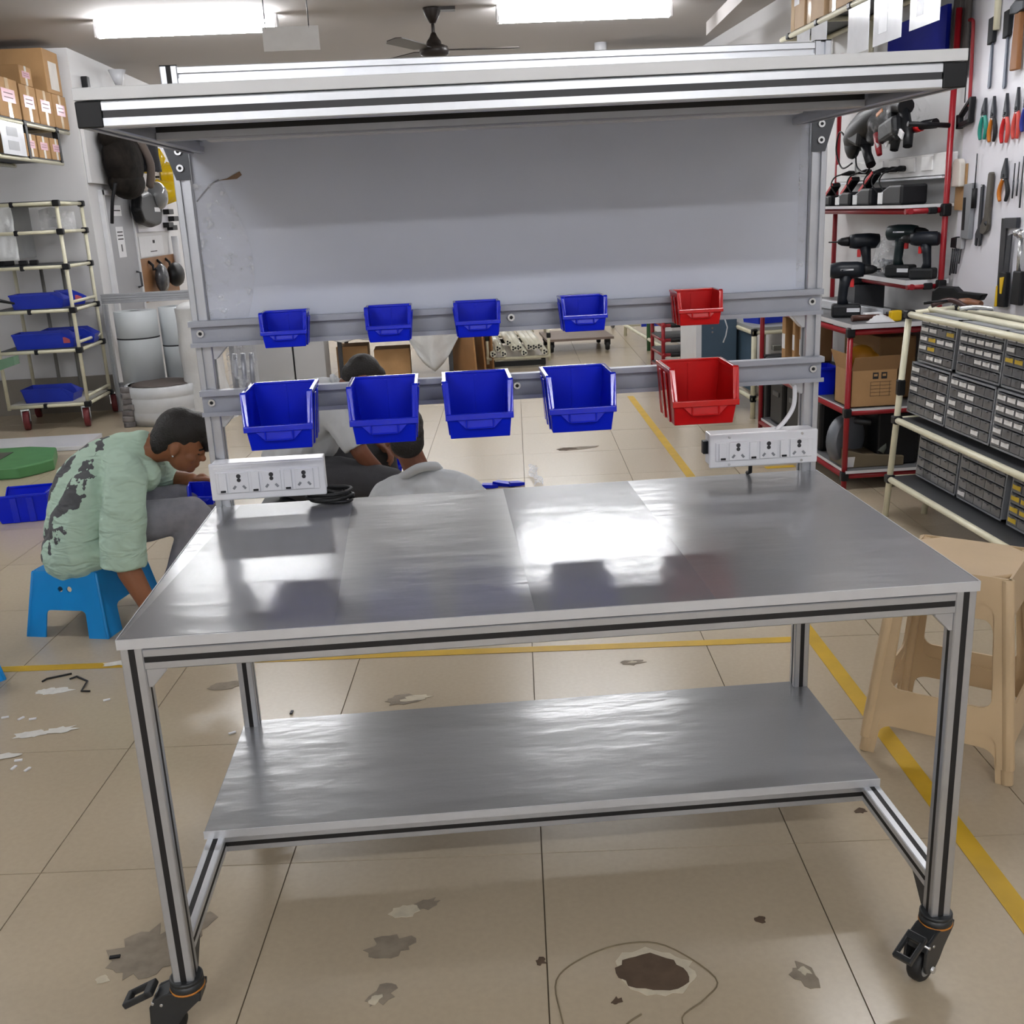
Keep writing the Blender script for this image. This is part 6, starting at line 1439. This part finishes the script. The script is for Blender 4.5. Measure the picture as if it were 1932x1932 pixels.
s.tube([(.01, 3.455, .60), (.075, 3.41, .50), (.125, 3.39, .40)], [.078, .076, .074], 16); s.tube([(.01, 3.79, .60), (.10, 3.85, .46)], [.072, .068], 14)
skin_mesh(s, 'shirt', WSH, p2, 0.009, 4, 0.024)
MB().tube([(.035, 3.555, .68), (.015, 3.59, .715), (.01, 3.63, .725), (.02, 3.68, .705)], .014, 8).build('collar', WSH, p2)
tr = MB()
limb(tr, [(-.24, 3.62, .23), (-.18, 3.52, .23), (.02, 3.44, .25), (.28, 3.36, .215), (.34, 3.33, .12), (.42, 3.30, .06)], [.12, .115, .105, .085, .07, .06], 14)
limb(tr, [(-.24, 3.62, .23), (-.18, 3.72, .23), (.04, 3.80, .30), (.22, 3.85, .30), (.24, 3.88, .10)], [.12, .11, .10, .075, .065], 14)
skin_mesh(tr, 'trousers', DTR, p2, 0.010, 6, 0.010)
for x, y in ((.47, 3.28), (.30, 3.88)): f = MB(); f.ball((x, y, .035), (.12, .042, .035), 12, 8); skin_mesh(f, 'shoe', BLK, p2, 0.008, 3)
h = MB()
def HB(p, r): h.ball(hc + Rh @ Vector(p), r, 14, 10, Rh)
HB((-.012, 0, .040), (.094, .079, .084)); HB((-.05, 0, .0), (.055, .066, .07)); HB((.05, 0, .075), (.05, .06, .035)); HB((-.05, 0, -.045), (.034, .05, .04))
skin_mesh(h, 'hair', HAIR, p2, 0.007, 4, 0.006)
t = thing('plastic_stool', 'low dark stool under the bending man in the pale shirt', 'stool', (-.24, 3.62, 0)); MB().b2((-.15, -.15, .10), (.15, .15, .125)).build('seat', DKG, t, .005)
for x in (-.12, .12):
    for y in (-.12, .12): MB().b2((x - .02, y - .02, 0), (x + .02, y + .02, .10)).build('leg', DKG, t, .003)

# --- man in a pale shirt with his back to the bench
p3 = thing('person', 'person in a pale grey shirt sitting on the floor with his back to the bench', 'person', (0, 0, 0))
b = MB(); hc = Vector((.388, 2.68, .598)); Rh = Rz(1.80) @ Ry(0.30)
head(b, None, hc, Rh)
limb(b, [(.455, 2.645, .375), (.44, 2.65, .44), (.41, 2.66, .52)], [.062, .056, .056])
limb(b, [(.30, 2.62, .35), (.24, 2.74, .24), (.25, 2.80, .20), (.33, 2.93, .20)], [.056, .046, .044, .030]); hand(b, (.33, 2.93, .20), (.4, .8, -.1), (0, 0, 1), .4)
limb(b, [(.64, 2.62, .35), (.70, 2.74, .24), (.69, 2.80, .20), (.60, 2.93, .20)], [.056, .046, .044, .030]); hand(b, (.60, 2.93, .20), (-.4, .8, -.1), (0, 0, 1), .4, 1, -1)
limb(b, [(.47, 2.62, .12), (.47, 2.60, .28), (.47, 2.61, .38)], [.11, .11, .08]); limb(b, [(.30, 2.62, .34), (.47, 2.61, .36), (.64, 2.62, .34)], [.055, .08, .055])
skin_mesh(b, 'body', SKIN2, p3, 0.006, 5)
s = MB()
limb(s, [(.47, 2.63, .12), (.47, 2.60, .26), (.47, 2.61, .355)], [.15, .15, .105], 16); limb(s, [(.38, 2.62, .14), (.38, 2.61, .32)], [.12, .105]); limb(s, [(.56, 2.62, .14), (.56, 2.61, .32)], [.12, .105])
limb(s, [(.47, 2.615, .395), (.36, 2.62, .365), (.30, 2.63, .335)], [.075, .080, .078]); limb(s, [(.47, 2.615, .395), (.58, 2.62, .365), (.64, 2.63, .335)], [.075, .080, .078])
s.tube([(.305, 2.62, .34), (.25, 2.72, .25)], [.074, .072], 14); s.tube([(.635, 2.62, .34), (.69, 2.72, .25)], [.074, .072], 14)
skin_mesh(s, 'shirt', WSH, p3, 0.009, 4, 0.018)
MB().tube(bez([(.36, 2.62, .425), (.395, 2.578, .452), (.44, 2.562, .478), (.485, 2.575, .482), (.515, 2.61, .470), (.525, 2.66, .445)], 4), .021, 8).build('collar', WSH, p3)
tr = MB(); limb(tr, [(.47, 2.64, .10), (.36, 2.72, .11), (.26, 2.98, .17), (.42, 3.05, .06)], [.13, .11, .08, .06], 12); limb(tr, [(.47, 2.64, .10), (.58, 2.72, .11), (.68, 2.98, .17), (.50, 3.05, .06)], [.13, .11, .08, .06], 12)
skin_mesh(tr, 'trousers', DTR, p3, 0.010, 6, 0.008)
h = MB()
def HB(p, r): h.ball(hc + Rh @ Vector(p), r, 14, 10, Rh)
HB((-.012, 0, .045), (.100, .087, .092)); HB((-.055, 0, .0), (.058, .078, .078)); HB((.05, 0, .085), (.06, .062, .038)); HB((-.060, 0, -.040), (.050, .074, .065))
skin_mesh(h, 'hair', HAIR, p3, 0.006, 4, 0.006)

# loose blue bins and parts on the floor around the men
def loose(loc, rz, lab, R=None):
    o = dup([q for q in COL.objects if q.name == 'picking_bin'][0], loc, rz, lab); o['group'] = 'loose blue bins'
    if R: o.rotation_euler = R
    return o
o_ = loose((-1.60, 3.98, 0.001), -1.45, 'large blue bin standing on the floor behind the man in green'); o_.scale = (1.5, 1.5, 1.2)
loose((.13, 4.55, 0.001), .6, 'large blue bin on the floor in front of the bending man')
for i, (x, y, a) in enumerate(((.78, 3.99, .2), (.86, 4.02, -.3), (.93, 4.0, .5))):
    tag(MB().prism([(-.05, -.03, 0), (.05, -.025, 0), (.04, .03, 0), (-.03, .02, 0)], (0, 0, .02)).build('blue_scrap', BLUE), 'flat blue plastic offcut on the floor right of the seated man, the %s' % ('left one', 'middle one', 'right one')[i], 'scrap')
    COL.objects[-1].location = (x, y, .002); COL.objects[-1].rotation_euler = (0, .15, a)
loose((-1.50, 4.28, 0.001), .4, 'blue bin half hidden behind the back of the man in green')
# sprue-like clear strip and hex keys on the floor
t = thing('clear_film_strip', 'strip of clear film lying on the floor behind the workbench', 'film', (1.06, 3.95, 0)); MB().grid(4, 10, lambda u, v: (.05 * (u - .5) + .01 * math.sin(v * 9), .45 * v, .004 + .02 * abs(math.sin(v * 7 + u * 3)))).build('film', plastic_film('strip_film', '#e8eaee', .45, .1, .8, 30), t)
hk = mat('black_hex_key', '#262421', .4, .3)
t = thing('hex_key', 'black L-shaped hex key lying on the floor near the yellow line', 'hex key'); MB().tube([(-.835, 1.600, .004), (-.832, 1.64, .004), (-.735, 1.68, .004)][0:0] or [(-.873, 1.733, .004), (-.865, 1.755, .004), (-.79, 1.785, .004)], .0035, 6).build('key', hk, t)
t = thing('hex_key', 'black crank-shaped hex key lying right of the other one on the floor', 'hex key'); MB().tube([(-.782, 1.739, .004), (-.764, 1.757, .004), (-.713, 1.71, .004), (-.708, 1.632, .004), (-.678, 1.626, .004)], .0035, 6).build('key', hk, t)
